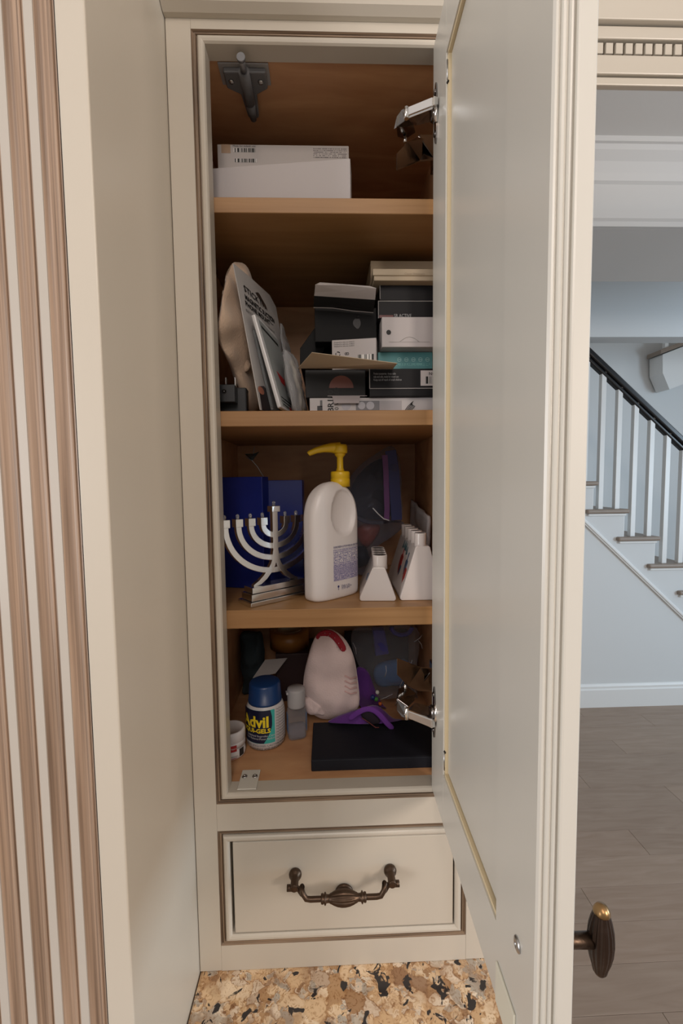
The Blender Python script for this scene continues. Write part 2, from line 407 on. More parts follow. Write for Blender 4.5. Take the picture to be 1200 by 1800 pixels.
for i in range(4):
    x = A.x + 0.05 + i * 0.14
    MB().box((x, YU + .02, A.z + dz * (x - A.x) + 0.018), (x + 0.03, YU + .05, A.z + 0.9)).obj('baluster', walltrim, up, rel=True)

# ================================================================ TALL CABINET (left: side panel + fluted pilaster)
XL = -0.165; YP = 0.334; XF = -0.1655
tall = thing('tall_cabinet', 'cream cabinet side with brown-glazed fluted pilaster along the left edge', 'cabinet', (-0.30, 0.6, 0))
m = MB(); m.prism([(XF - 0.0213, YP, 0), (XF, YP, 0), (XF, 0.84, 0), (XF - 0.018, 0.84, 0), (XF - 0.018, YP + 0.02, 0), (XF - 0.0213, YP + 0.02, 0)], (0, 0, 2.6)); m.obj('side_panel', cream, tall, rel=True, bevel=0.0012)
# pilaster: flutes with flat lands between
def flute_prof(x0, x1, n=8, dep=0.0042):
    return [(x0 + (x1 - x0) * i / n, -dep * 0 + dep * math.sin(math.pi * i / n) ** 0.6) for i in range(n + 1)]
FX = []; x = XF - 0.0213
for i in range(6): FX.append((x - 0.0148, x)); x -= 0.0212
xe = x + 0.006 - 0.004
land = []
for (a0, b0) in FX:
    land += [(b0, 0), (b0, 0.009), (a0, 0.009), (a0, 0)]
land += [(xe - 0.02, 0), (xe - 0.02, 0.02), (XF - 0.0213, 0.02)]
m = MB(); m.prism([(px_, YP - 0.0 + py_, 0) for px_, py_ in land], (0, 0, 2.6)); m.obj('pilaster', cream_b, tall, rel=True)
for (a0, b0) in FX:
    w = b0 - a0
    pr = [(0, 0.0012), (0.10, 0.0030), (0.26, 0.0040), (0.50, 0.0042), (0.62, 0.0036), (0.66, 0.0022), (0.74, 0.0022), (0.78, 0.0034), (0.86, 0.0030), (0.90, 0.0012), (1.0, 0.0010)]
    m = MB(); m.prism([(a0 + w * u, YP + d, 0) for u, d in pr] + [(b0, YP + 0.0085, 0), (a0, YP + 0.0085, 0)], (0, 0, 2.6))
    m.obj('flute', flute_glaze, tall, rel=True)
MB().box((xe - 0.14, YP + 0.02, 0), (XF - 0.02, 0.84, 2.6)).obj('carcass', cream, tall, rel=True)

# ================================================================ COUNTER
gm = bpy.data.materials.new('granite'); gm.use_nodes = True; N = gm.node_tree.nodes; Lk = gm.node_tree.links; bb = N['Principled BSDF']
bb.inputs['Roughness'].default_value = 0.16; bb.inputs['Specular IOR Level'].default_value = 0.5
g = N.new('ShaderNodeNewGeometry')
def nz(scale, detail, dist=0.0):
    n = N.new('ShaderNodeTexNoise'); n.inputs['Scale'].default_value = scale; n.inputs['Detail'].default_value = detail; n.inputs['Distortion'].default_value = dist
    Lk.new(g.outputs['Position'], n.inputs['Vector']); return n
warp = nz(110, 5); vm = N.new('ShaderNodeVectorMath'); vm.operation = 'MULTIPLY_ADD'
vm.inputs[1].default_value = (0.020, 0.020, 0.020); Lk.new(warp.outputs['Color'], vm.inputs[0]); Lk.new(g.outputs['Position'], vm.inputs[2])
def vor(scale, feat='SMOOTH_F1'):
    v = N.new('ShaderNodeTexVoronoi'); v.feature = feat; v.inputs['Scale'].default_value = scale; Lk.new(vm.outputs[0], v.inputs['Vector'])
    if feat == 'SMOOTH_F1': v.inputs['Smoothness'].default_value = 0.12
    return v
def ramp(src, stops, const=False):
    r = N.new('ShaderNodeValToRGB'); cr = r.color_ramp; cr.interpolation = 'CONSTANT' if const else 'LINEAR'
    for i, (p, c) in enumerate(stops):
        e = cr.elements[i] if i < 2 else cr.elements.new(p); e.position = p; e.color = c
    Lk.new(src, r.inputs[0]); return r.outputs[0]
def mixc(f, a, b_, mode='MIX'):
    m_ = N.new('ShaderNodeMix'); m_.data_type = 'RGBA'; m_.blend_type = mode
    if isinstance(f, float): m_.inputs[0].default_value = f
    else: Lk.new(f, m_.inputs[0])
    for k_, v_ in ((6, a), (7, b_)):
        if isinstance(v_, tuple): m_.inputs[k_].default_value = v_
        else: Lk.new(v_, m_.inputs[k_])
    return m_.outputs[2]
v1 = vor(50); v2 = vor(150); n9 = nz(34, 2); selr = ramp(n9.outputs['Fac'], ((0.50, (0, 0, 0, 1)), (0.56, (1, 1, 1, 1))))
sp = N.new('ShaderNodeSeparateColor'); Lk.new(mixc(selr, v1.outputs['Color'], v2.outputs['Color']), sp.inputs[0])
c1 = ramp(sp.outputs[0], ((0.0, rgb(236, 214, 184)), (0.34, rgb(218, 186, 146)), (0.50, rgb(192, 154, 112)), (0.64, rgb(146, 110, 80)), (0.76, rgb(238, 220, 196)), (0.88, rgb(178, 168, 154))))
edge = ramp(v1.outputs['Distance'], ((0.50, (1, 1, 1, 1)), (0.90, (0.66, 0.52, 0.40, 1))))
n3 = nz(130, 7, 2.5); veins = ramp(n3.outputs['Fac'], ((0.36, (0.55, 0.42, 0.30, 1)), (0.48, (1, 1, 1, 1))))
c2 = mixc(0.8, mixc(0.8, c1, veins, 'MULTIPLY'), edge, 'MULTIPLY')
n6 = nz(22, 3, 0.5); c2 = mixc(ramp(n6.outputs['Fac'], ((0.48, (0, 0, 0, 1)), (0.66, (0.5, 0.5, 0.5, 1)))), c2, rgb(150, 118, 90))
n4 = nz(60, 4, 0.9); dk = ramp(n4.outputs['Fac'], ((0.60, (0, 0, 0, 1)), (0.62, (1, 1, 1, 1))))
Lk.new(mixc(dk, c2, rgb(46, 42, 42)), bb.inputs['Base Color'])
ZC = 0.9150
tag(MB().box((XF + 0.0005, 0.13, ZC - 0.03), (0.215, 0.83, ZC)).obj('countertop', gm, rel=True, bevel=0.004), 'tan cream and black granite countertop under the cabinet drawer', 'countertop')
base = thing('base_cabinet', 'cream base cabinet below the granite countertop, hardly seen', 'cabinet', (0.0, 0.5, 0))
MB().box((XF + 0.001, 0.18, 0.10), (0.195, 0.83, ZC - 0.031)).obj('carcass', cream, base, rel=True)
MB().box((XF + 0.001, 0.24, 0.0), (0.195, 0.83, 0.099)).obj('toe_kick', cream, base, rel=True)

# ================================================================ WALL CABINET
XA, XR, ZT, ZB = -0.1381, 0.1648, 1.9974, 1.1312
DT, DB = 1.0973, 0.9487
YF = 0.5; XO = 0.194; ZTOP = 2.012
cab = thing('wall_cabinet', 'cream cabinet with brown-glazed beading, open door, maple shelves and one drawer', 'cabinet', (0.0, 0.65, ZC))
fr = MB()
fr.box((XF + 0.0006, YF, ZC + 0.0005), (XA, YF + 0.0195, ZTOP + 0.06))
fr.obj('stile', cream, cab, rel=True, bevel=0.0006, seg=1)
MB().box((XR, YF, ZC + 0.0005), (XO, YF + 0.0195, ZTOP + 0.06)).obj('stile', cream, cab, rel=True, bevel=0.0006, seg=1)
for z0, z1 in ((ZC + 0.0005, DB), (DT, ZB), (ZT, ZTOP + 0.06)):
    MB().box((XA, YF, z0), (XR, YF + 0.0195, z1)).obj('rail', cream, cab, rel=True)
def ring(m, x0, x1, z0, z1, prof, mi=0, smooth=False, split=False):
    """profile (inset, y) swept round a rectangle with mitred corners"""
    vs = []
    for (i, y) in prof: vs += [(x0+i, y, z0+i), (x1-i, y, z0+i), (x1-i, y, z1-i), (x0+i, y, z1-i)]
    fs = [(k*4+c, k*4+(c+1)%4, (k+1)*4+(c+1)%4, (k+1)*4+c) for k in range(len(prof)-1) for c in range(4)]
    k0 = len(m.m); m.add(vs, fs, mi, smooth)
    if split:
        for q_ in range(len(fs)): m.m[k0 + q_] = 1 if (q_ % 4) in (0, 2) else 0
    return m
for (z0, z1, dr_) in ((ZB, ZT, 0), (DB, DT, 1)):
    m = ring(MB(), XA, XR, z0, z1, [(0, 0.5), (0.0012, 0.5024), (0.0024, 0.5026), (0.0030, 0.5006), (0.0042, 0.5006), (0.0048, 0.5028), (0.0062, 0.5032), (0.0064, 0.515)], split=True)
    m.obj('glazed_groove', [glaze, glaze_h], cab, rel=True)
    m = ring(MB(), XA, XR, z0, z1, [(0.0062, 0.512), (0.0062, 0.5012), (0.0068, 0.4992), (0.0082, 0.4980), (0.0106, 0.4978), (0.0126, 0.4986), (0.0140, 0.5005), (0.0142, 0.5195), (0.0064, 0.5195)])
    m.obj('bead', cream, cab, rel=True)
# carcass
IX0, IX1, IY0, IY1 = -0.160, 0.160, 0.5196, 0.790
ZI0, ZI1 = 1.1449, 1.9845
for nm, a, b_ in (('interior_side', (IX0 - 0.005, IY0, DB), (IX0, IY1, ZI1 + 0.018)), ('interior_side', (IX1, IY0, DB), (IX1 + 0.03, IY1, ZI1 + 0.018)),
                  ('back_panel', (IX0 - 0.005, IY1, DB), (IX1 + 0.03, IY1 + 0.012, ZI1 + 0.018)), ('interior_floor', (IX0, IY0, ZI0 - 0.018), (IX1, IY1, ZI0)), ('interior_top', (IX0, IY0, ZI1), (IX1, IY1, ZI1 + 0.018))):
    MB().box(a, b_).obj(nm, maple_in, cab, rel=True)
SH = []
for (yt, yb) in ((347, 374.5), (722, 749), (1071.5, 1103.5)):
    z1 = at(500, yt, 0.521).z; z0 = at(500, yb, 0.521).z; SH.append(z1)
    MB().box((IX0 + 0.0008, 0.521, z0), (IX1 - 0.0008, IY1 - 0.001, z1), 0).obj('shelf', [maple], cab, rel=True, bevel=0.0006, seg=1)
# crown base moulding above the face
m = MB(); zc = 2.0075
m.prism([(XF + 0.0006, y, z) for y, z in ((0.4998, zc), (0.494, zc), (0.486, zc + 0.004), (0.481, zc + 0.012), (0.478, zc + 0.020), (0.474, zc + 0.022), (0.474, zc + 0.06), (0.4998, zc + 0.06))], (0.2, 0, 0))
m.add([], []); m.obj('crown_moulding', cream, cab, rel=True)
m = MB(); m.prism([(XF + 0.2006, y, z) for y, z in ((0.4998, zc), (0.494, zc), (0.486, zc + 0.004), (0.481, zc + 0.012), (0.478, zc + 0.020), (0.474, zc + 0.022), (0.474, zc + 0.06), (0.4998, zc + 0.06))], (XO - XF - 0.2006, 0, 0)); m.obj('crown_moulding', cream, cab, rel=True)

# push latch under the interior top, near the left front
lat = mat('grey_plastic', (0.10, 0.10, 0.104, 1), 0.4)
lt = thing('push_latch', 'grey plastic push latch with pin screwed under the cabinet top', 'latch', (0, 0, 0))
zL = ZI1
def lp(px, py): v = onz(px, py, zL); return (v.x, v.y)
plate = [lp(388, 106), lp(468, 107), lp(470, 150), lp(392, 150)]
cxl = lp(428, 112)[0]
lt.location = (cxl, 0.54, zL)
def L_(x, y, z): return (cxl + x, y, zL + z)
m = MB(); m.prism([L_(-0.0285, 0.521, -0.0005), L_(0.0275, 0.521, -0.0005), L_(0.0275, 0.547, -0.0005), L_(-0.0285, 0.547, -0.0005)], (0, 0, -0.0018)); m.obj('shim_plate', mat('pale_grey_plastic', (0.3, 0.29, 0.29, 1), 0.5), lt, rel=True)
m = MB(); m.prism([L_(-0.0235, 0.5245, -0.0023), L_(0.0240, 0.5245, -0.0023), L_(0.0240, 0.545, -0.0023), L_(0.010, 0.553, -0.0023), L_(0.0075, 0.585, -0.0023), L_(0.000, 0.590, -0.0023), L_(-0.006, 0.585, -0.0023), L_(-0.009, 0.553, -0.0023), L_(-0.0235, 0.545, -0.0023)], (0, 0, -0.006)); m.obj('housing', lat, lt, rel=True, bevel=0.0015)
m = MB(); m.tube([L_(0.0005, 0.585, -0.010), L_(0.0005, 0.560, -0.011)], [0.004, 0.006], 14); m.tube([L_(0.0005, 0.560, -0.011), L_(0.0005, 0.520, -0.011)], 0.0062, 16); m.obj('barrel', lat, lt, rel=True)
m = MB(); m.tube([L_(0.0005, 0.5195, -0.011), L_(0.0005, 0.506, -0.011)], [0.0036, 0.0036], 14); m.tube([L_(0.0005, 0.506, -0.011), L_(0.0005, 0.503, -0.011)], 0.0046, 14); m.obj('pin', mat('grey_rubber', (0.2, 0.2, 0.21, 1), 0.3, 0.4), lt, rel=True)
for sx in (-0.0165, 0.0170):
    m = MB(); m.lathe([(0.0, -0.0098), (0.0026, -0.0094), (0.0032, -0.0083)], L_(sx, 0.536, 0), 14); m.obj('screw', steel_scr, lt, rel=True)

# strike bracket on the cabinet floor, front left
zf = ZI0
sb = thing('strike_bracket', 'white strike plate with two screws on the cabinet floor', 'bracket', (at(436, 1370, 0.51).x, 0.515, zf))
x0 = onz(419, 1388, zf).x; x1 = onz(452, 1386, zf).x
m = MB(); yb2 = onz(438, 1356, zf).y; ys2 = onz(438, 1368, zf).y; x1 = onz(451, 1386, zf).x; x0 = onz(417, 1388, zf).x; m.box((x0, 0.503, zf + 0.0008), (x1, yb2, zf + 0.0024)); m.obj('plate', mat('white_enamel', (0.6, 0.58, 0.52, 1), 0.35), sb, rel=True, bevel=0.0006)
for k in (0.22, 0.78):
    m = MB(); m.lathe([(0.0036, 0.0023), (0.0030, 0.0034), (0.0012, 0.0036), (0.0012, 0.0028), (0, 0.0028)], (x0 + (x1 - x0) * k, ys2, zf), 16); m.obj('screw', steel_scr, sb, rel=True)

# ---- drawer
dw = bpy.data.objects.new('drawer', None); COL.objects.link(dw); dw.parent = cab; dwl = Vector(((XA + XR) / 2, 0.5, DB + 0.0142)); dw.location = dwl - cab.location
m = MB(); m.box((XA + 0.0172, 0.5005, DB + 0.0152), (XR - 0.0160, 0.5185, DT - 0.0154)); m.obj('drawer_front', cream, dw, rel=True, bevel=0.0012)
MB().box((XA + 0.0145, 0.517, DB + 0.0145), (XR - 0.0145, 0.5192, DT - 0.0145)).obj('shadow_gap_backing', dark_gap, dw, rel=True)
MB().box((XA + 0.02, 0.5196, DB + 0.02), (XR - 0.02, 0.77, DT - 0.02)).obj('drawer_box', maple_in, dw, rel=True)
# bail pull
pl_, pr_ = at(519, 1534, 0.5), at(685, 1528, 0.5); zp = (pl_.z + pr_.z) / 2
for i, c in enumerate((pl_, pr_)):
    m = MB(); m.lathe([(0, 0), (0.0072, 0), (0.0078, -0.0025), (0.0070, -0.0050), (0.0052, -0.0065), (0.0046, -0.0085), (0.0048, -0.019), (0.0044, -0.0212), (0.0040, -0.0215), (0, -0.0215)], (c.x, 0.4999, zp), 22, axis='Y')
    sg = -1 if i == 0 else 1
    m.tube([(c.x + sg * 0.003, 0.4835, zp - 0.003), (c.x + sg * 0.0088, 0.4835, zp - 0.003)], 0.0036, 12)
    m.obj('handle_post', bronze, dw, rel=True)
zb = at(600, 1580, 0.474).z; yb_ = 0.475
path = [(pl_.x + 0.001, 0.4835, zp - 0.003), (pl_.x + 0.0055, 0.4825, zp - 0.004), (pl_.x + 0.0085, 0.481, zp - 0.008), (pl_.x + 0.0095, 0.478, zb + 0.013), (pl_.x + 0.0105, 0.476, zb + 0.006), (pl_.x + 0.014, yb_, zb + 0.001), (pl_.x + 0.019, yb_, zb), (pl_.x + 0.032, yb_, zb)]
mx_ = (pl_.x + pr_.x) / 2
path2 = [(2 * mx_ - x, y, z) for x, y, z in path][::-1]
m = MB(); m.tube(path + path2, 0.0031, 14); m.obj('bail', bronze, dw, rel=True)
gp = [(0, -0.0265), (0.0045, -0.0265), (0.0052, -0.0255), (0.0052, -0.0238), (0.0042, -0.0232), (0.0062, -0.0222), (0.0062, -0.0210), (0.0042, -0.0200), (0.0040, -0.0170), (0.0050, -0.0155), (0.0052, -0.0145), (0.0066, -0.0115), (0.0080, -0.0070), (0.0087, -0.0020), (0.0087, 0.0020)]
gp2 = [(r, -h) for r, h in gp][::-1]
fl_ = lambda a, h: 1.0 - (0.10 * (0.5 - 0.5 * math.cos(14 * a)) if abs(h) < 0.0140 else 0)
m = MB(); m.lathe(gp + gp2, (mx_, yb_, zb), 84, axis='X', flute=fl_); m.obj('grip', bronze, dw, rel=True)
m = MB(); m.lathe([(0, 0), (0.0108, 0), (0.0112, -0.0015), (0.0105, -0.003), (0.008, -0.004), (0, -0.004)], (mx_ + 0.0012, 0.4999, at(604, 1567, 0.5).z), 24, axis='Y'); m.obj('bumper_disc', bronze, dw, rel=True)

# ---- door (open)
TH = 0.024; DWID = 0.2725; DTK = 0.0225; zD0, zD1 = 1.1440, 1.9815
door = bpy.data.objects.new('door', None); COL.objects.link(door); door.parent = cab
hp = Vector((0.1212, 0.4985, zD0)); door.location = hp - cab.location
door.rotation_euler = (0, 0, math.atan2(-math.cos(TH), -math.sin(TH)))
H = zD1 - zD0; SW = 0.0565; SF = 0.0600
door_m = mat('cream_paint_door', (0.545, 0.525, 0.475, 1), 0.30, bump=0.04, bscale=60)
m = MB(); m.box((0, 0, 0), (SW, DTK, H)); m.obj('stile', door_m, door, bevel=0.0008)
u = DWID
prof = [(u - SF, 0), (u - 0.0012, 0), (u - 0.0002, 0.0012), (u, 0.0022), (u - 0.0016, 0.0034), (u - 0.0017, 0.0042), (u - 0.0004, 0.0050), (u, 0.0060), (u - 0.0014, 0.0074), (u - 0.0016, 0.0082), (u - 0.0003, 0.0090), (u, 0.0098), (u - 0.0022, 0.0108), (u - 0.0022, 0.0116), (u - 0.0002, 0.0124), (u, 0.0134), (u, DTK - 0.001), (u - 0.001, DTK), (u - SF, DTK)]
m = MB(); m.prism([(a_, b_, 0) for a_, b_ in prof], (0, 0, H)); m.obj('stile', door_m, door)
for z0, z1 in ((0, SW), (H - SW, H)):
    m = MB(); m.box((SW, 0, z0), (u - SF, DTK, z1)); m.obj('rail', door_m, door)
# rebate strips (bare cream edges) and the panel with its dark joint
m = MB()
for a_, b_ in (((SW, 0.0014, SW), (SW + 0.0030, 0.008, H - SW)), ((SW, 0.0014, SW), (u - SF, 0.008, SW + 0.0030)), ((SW, 0.0014, H - SW - 0.0030), (u - SF, 0.008, H - SW))): m.box(a_, b_)
m.obj('rebate_strip', yellowed, door)
m = MB(); m.box((SW, 0.0078, SW), (u - SF, 0.0086, H - SW)); m.obj('panel_joint', dark_gap, door)
m = MB(); m.box((SW + 0.0044, 0.0042, SW + 0.0044), (u - SF - 0.0002, 0.018, H - SW - 0.0044)); m.obj('panel', door_m, door, bevel=0.0006, seg=1)
# retaining clips in the panel corners
for z in (SW + 0.006, H - SW - 0.026):
    m = MB(); m.tube([(SW + 0.0018, 0.0010, z), (SW + 0.0018, 0.0006, z + 0.018)], 0.0008, 8); m.tube([(SW + 0.0018, 0.002, z + (0.019 if z < 0.4 else -0.001)), (SW + 0.0026, 0.0008, z + (0.0215 if z < 0.4 else -0.0035))], 0.0012, 8, 1); m.obj('retaining_clip', [steel_scr, dark_gap], door)
# knob screw on the inner face, strike plate low on the free stile
def door_uv(px, py):
    """where the picture ray meets the inner face of the door, in door coordinates"""
    d = FW + RT * ((px - 600) / F) - UP * ((py - 900) / F); n = Vector((math.cos(TH), -math.sin(TH), 0)); uu = Vector((-math.sin(TH), -math.cos(TH), 0))
    o = Vector((0, 0, CAMZ)); t = (hp - o).dot(n) / d.dot(n); w = o + d * t; return (w - hp).dot(uu), w.z - hp.z
ku, kz = door_uv(910, 1660)
m = MB(); m.lathe([(0.0044, 0.0002), (0.0044, -0.0009), (0.0030, -0.0016), (0.0014, -0.0017), (0.0014, -0.0010), (0, -0.0010)], (ku, 0, kz), 20, axis='Y'); m.obj('knob_screw', steel_scr, door)
su, sz_ = door_uv(893, 1790)
m = MB(); m.box((su - 0.020, -0.0016, 0.001), (su + 0.012, 0.0, sz_ + 0.018)); m.obj('strike_plate', mat('white_enamel2', (0.62, 0.60, 0.50, 1), 0.4), door, bevel=0.0006)
# knob
kx = ku; kyo = DTK
kn = at(1064, 1657, 0.26)
n_ = Vector((math.cos(TH), -math.sin(TH), 0)); uu_ = Vector((-math.sin(TH), -math.cos(TH), 0))
kz2 = kz + 0.002
m = MB(); m.lathe([(0.0075, 0), (0.0075, 0.002), (0.0050, 0.004), (0.0042, 0.010), (0.0044, 0.0235)], (kx, DTK, kz2), 24, axis='Y'); m.obj('knob_stem', bronze, door)
kp = [(0.0004, -0.0235), (0.0030, -0.0225), (0.0042, -0.0205), (0.0047, -0.0180), (0.0062, -0.0130), (0.0074, -0.0070), (0.0079, 0.0)]
kp = kp + [(r, -h) for r, h in kp][::-1][1:]
m = MB(); m.lathe(kp, (kx, DTK + 0.0295, kz2), 96, flute=lambda a, h: 1 - (0.09 * (0.5 - 0.5 * math.cos(16 * a)) if abs(h) < 0.0182 else 0)); m.obj('knob', mat('dark_bronze', rgb(66, 52, 44), 0.42, 0.85, bump=0.2, bscale=300), door)
m = MB(); m.lathe([(0.0049, 0.0180), (0.0050, 0.0190), (0.0043, 0.0208), (0.0030, 0.0228), (0.0003, 0.0238)], (kx, DTK + 0.0295, kz2), 24); m.obj('knob_cap', bronze_hi, door)
# hinges: each a cup plate on the door, a wide zig-zag arm, a wing plate on the cabinet side
def hinge(cy, s):
    """cy: picture height of the cup; s=+1 upper hinge, -1 lower (mirror)"""
    cu, cz = 0.0165, door_uv(771, cy)[1]
    m = MB()
    o = []
    for k in range(24):
        a = 2 * math.pi * k / 24; o.append((cu + 0.0052 * math.cos(a), -0.0016, cz + 0.034 * math.sin(a) * (0.9 if abs(math.sin(a)) > .5 else 1)))
    m.prism(o, (0, 0.0016, 0))
    m.lathe([(0.0, 0.0), (0.006, 0.0), (0.0085, -0.003), (0.0070, -0.006), (0, -0.006)], (cu, 0.0, cz), 18, axis='Y')
    for d in (-0.021, 0.021): m.lathe([(0.003, -0.0016), (0.0026, -0.0028), (0, -0.0022)], (cu, 0, cz + d), 14, axis='Y')
    m.obj('hinge_cup', nickel, door)
    zc_ = hp.z + cz
    def Q(px, py, Y): v = at(px, py, Y); return v
    # world-space arms
    e1 = [Q(772, cy - s * 6, 0.488), Q(704, cy + s * 22, 0.490)]
    return zc_
def toDoor(v):
    n = Vector((math.cos(TH), -math.sin(TH), 0)); uu = Vector((-math.sin(TH), -math.cos(TH), 0)); w = Vector(v) - hp
    return Vector((w.dot(uu), w.dot(n), w.z))
def plate3(m, P, t, mi=0):
    P = [Vector(p) for p in P]; n = (P[1] - P[0]).cross(P[2] - P[0]).normalized() * t; m.prism([toDoor(p) for p in P], toDoor(P[0] + n) - toDoor(P[0]), mi)
for (cy, s) in ((185, 1), (1268, -1)):
    zc_ = hinge(cy, s)
    ct = cy + 0
    # bright front link: a channel from the door cup out to the left
    def Y_(px, dy, Y): return at(px, cy + s * dy, Y)
    m = MB()
    if s > 0: A_ = [(770, -14), (757, -10), (711, 6), (711, 18), (770, 1)]; 
    for ya, yb, col in ((0.478, 0.4805, 0),):
        P = [Y_(760, -12, 0.470), Y_(716, 6, 0.480), Y_(716, 20, 0.480), Y_(760, 3, 0.470)]
        plate3(m, P, 0.0018)
        P = [Y_(760, 3, 0.470), Y_(716, 20, 0.480), Y_(729, 33, 0.520), Y_(765, 24, 0.510)]
        plate3(m, P, 0.0016)
        P = [Y_(765, -10, 0.474), Y_(758, -12, 0.470), Y_(758, 3, 0.470), Y_(765, 3, 0.474)]
        plate3(m, P, 0.004)
    m.obj('hinge_link', chrome, door, bevel=0.0004)
    m = MB()
    for P, t in (([Y_(716, 4, 0.480), Y_(706, 8, 0.482), Y_(697, 20, 0.486), Y_(697, 38, 0.486), Y_(710, 28, 0.483), Y_(716, 22, 0.480)], 0.0022),
                 ([Y_(697, 38, 0.486), Y_(716, 24, 0.481), Y_(727, 35, 0.51), Y_(730, 48, 0.54), Y_(712, 60, 0.55), Y_(699, 56, 0.53)], 0.0016),
                 ([Y_(697, 84, 0.505), Y_(716, 64, 0.53), Y_(735, 55, 0.545), Y_(762, 55, 0.56), Y_(764, 94, 0.56), Y_(738, 96, 0.555), Y_(697, 112, 0.505)], 0.0018),
                 ([Y_(735, 55, 0.545), Y_(762, 55, 0.56), Y_(790, 50, 0.60), Y_(790, 95, 0.60), Y_(762, 94, 0.56)], 0.0018)):
        plate3(m, P, t)
    m.obj('hinge_arm', nickel, door, bevel=0.0004)
    for a_, b_, r_ in ((Y_(714, 4, 0.479), Y_(714, 24, 0.479), 0.0024), (Y_(712, 52, 0.53), Y_(712, 66, 0.53), 0.002), (Y_(766, 0, 0.473), Y_(766, 30, 0.478), 0.0022)):
        m = MB(); m.tube([toDoor(a_), toDoor(b_)], r_, 12); m.obj('hinge_pin', chrome, door)
    m = MB(); v = at(768, cy + s * 110, 0.6)
    zz = at(760, cy + s * 80, 0.60).z
    m = MB()
    o = [toDoor((IX1 - 0.012, 0.560, zz - 0.014)), toDoor((IX1 - 0.012, 0.625, zz - 0.014)), toDoor((IX1 - 0.012, 0.625, zz + 0.014)), toDoor((IX1 - 0.012, 0.560, zz + 0.014))]
    m.prism(o, toDoor((IX1 - 0.0005, 0.56, zz)) - toDoor((IX1 - 0.012, 0.56, zz)))
    o = [toDoor((IX1 - 0.003, 0.575, zz - 0.045)), toDoor((IX1 - 0.003, 0.595, zz - 0.045)), toDoor((IX1 - 0.003, 0.595, zz + 0.045)), toDoor((IX1 - 0.003, 0.575, zz + 0.045))]
    m.prism(o, toDoor((IX1 - 0.0005, 0.56, zz)) - toDoor((IX1 - 0.003, 0.56, zz)))
    m.obj('hinge_wing_plate', nickel, door, bevel=0.001)

# ---- valance with dentil crown, running right from the cabinet top
va = thing('crown_valance', 'cream valance with dentil crown and brown glaze lines at top right', 'moulding', (0.7, 0.6, 2.0))
YV = 0.56
zv = lambda py: at(1120, py, YV).z
X0, X1 = 0.21, 1.4
for (ya, yb, d, mt_) in ((-160, 52.5, -0.012, cream), (55, 77, -0.006, cream), (78, 101, 0.004, glaze), (101, 134, -0.003, cream), (136, 150, 0.0, cream)):
    MB().box((X0, YV + d, zv(yb)), (X1, YV + 0.0078, zv(ya))).obj('dentil_backing' if mt_ is glaze else 'fascia', mt_, va, rel=True, bevel=0.0012)
MB().box((X0, YV + 0.004, zv(149)), (X1, YV + 0.007, zv(-160))).obj('glaze_line', mat('glaze_dark', rgb(92, 70, 52), 0.6), va, rel=True)
MB().box((X0, YV + 0.0, zv(113)), (X1, YV + 0.006, zv(111))).obj('bead', cream, va, rel=True)
x = X0 + 0.002; dp = 0.01235
while x < X1 - dp:
    MB().box((x, YV - 0.003, zv(99)), (x + dp * 0.72, YV + 0.0035, zv(80))).obj('dentil', cream, va, rel=True, bevel=0.0004, seg=1)
    x += dp
# ================================================================ THINGS ON THE SHELVES
Z1, Z2, Z3, Z4 = SH[0], SH[1], SH[2], ZI0
def obox(name, label, cat, mt, pa, pb, depth, z0, z1, group=None, part='carton', bevel=0.0008):
    """box whose front face runs from plan point pa to pb; origin at the front left foot, x along the front, y back"""
    pa, pb = Vector(pa[:2]), Vector(pb[:2]); d = pb - pa; w = d.length
    t = thing(name, label, cat, (pa.x, pa.y, z0), (0, 0, math.atan2(d.y, d.x)), group)
    MB().box((0, 0, 0), (w, depth, z1 - z0)).obj(part, mt, t, bevel=bevel)
    return t, w, z1 - z0
def xy(px, Y, py=650): v = at(px, py, Y); return (v.x, v.y)
def zat(px, py, Y): return at(px, py, Y).z
EX, EZ = (1, 0, 0), (0, 0, 1)
def front_patch(t, name, mt, x0, z0, x1, z1, th=0.0003, y=0.0):
    return MB().box((x0, y - th, z0), (x1, y - 0.00002, z1)).obj(name, mt, t)
# ---- top compartment
t, w, h = obox('carton', 'plain white carton in front on the top shelf', 'box', white_cd, xy(345, .552, 300), xy(615.5, .531, 300), 0.026, Z1 + 0.0003, zat(614, 278, .531))
t, w, h = obox('carton', 'white carton with barcode label standing behind the plain one', 'box', mat('greyish_white_card', (0.56, 0.52, 0.50, 1), 0.6), xy(382, .590, 270), xy(613, .590, 270), 0.05, Z1 + 0.0003, zat(600, 256, .590))
px = w / 231
def sx(x): return (x - 382) * px
def sz(y): return (256 - y) * px + h
front_patch(t, 'sticker', mat('tan_sticker', rgb(176, 148, 122), 0.6), sx(389), sz(271), sx(405), sz(256.5))
front_patch(t, 'barcode', bar_code('barcode_a', 1500), sx(410), sz(269), sx(448), sz(262.5))
front_patch(t, 'barcode', bar_code('barcode_a', 1500), sx(412), sz(286), sx(450), sz(280))
front_patch(t, 'fine_print', print_lines('print_grey', (0.56, 0.52, 0.50, 1), (0.2, 0.18, 0.18, 1), 240, 480), sx(550), sz(277), sx(609), sz(261))
m = MB(); lettering(m, 'Made for indoor use', 0.0035, (sx(409), -0.0001, sz(260.5)), EX, EZ); m.obj('fine_print', ink, t)

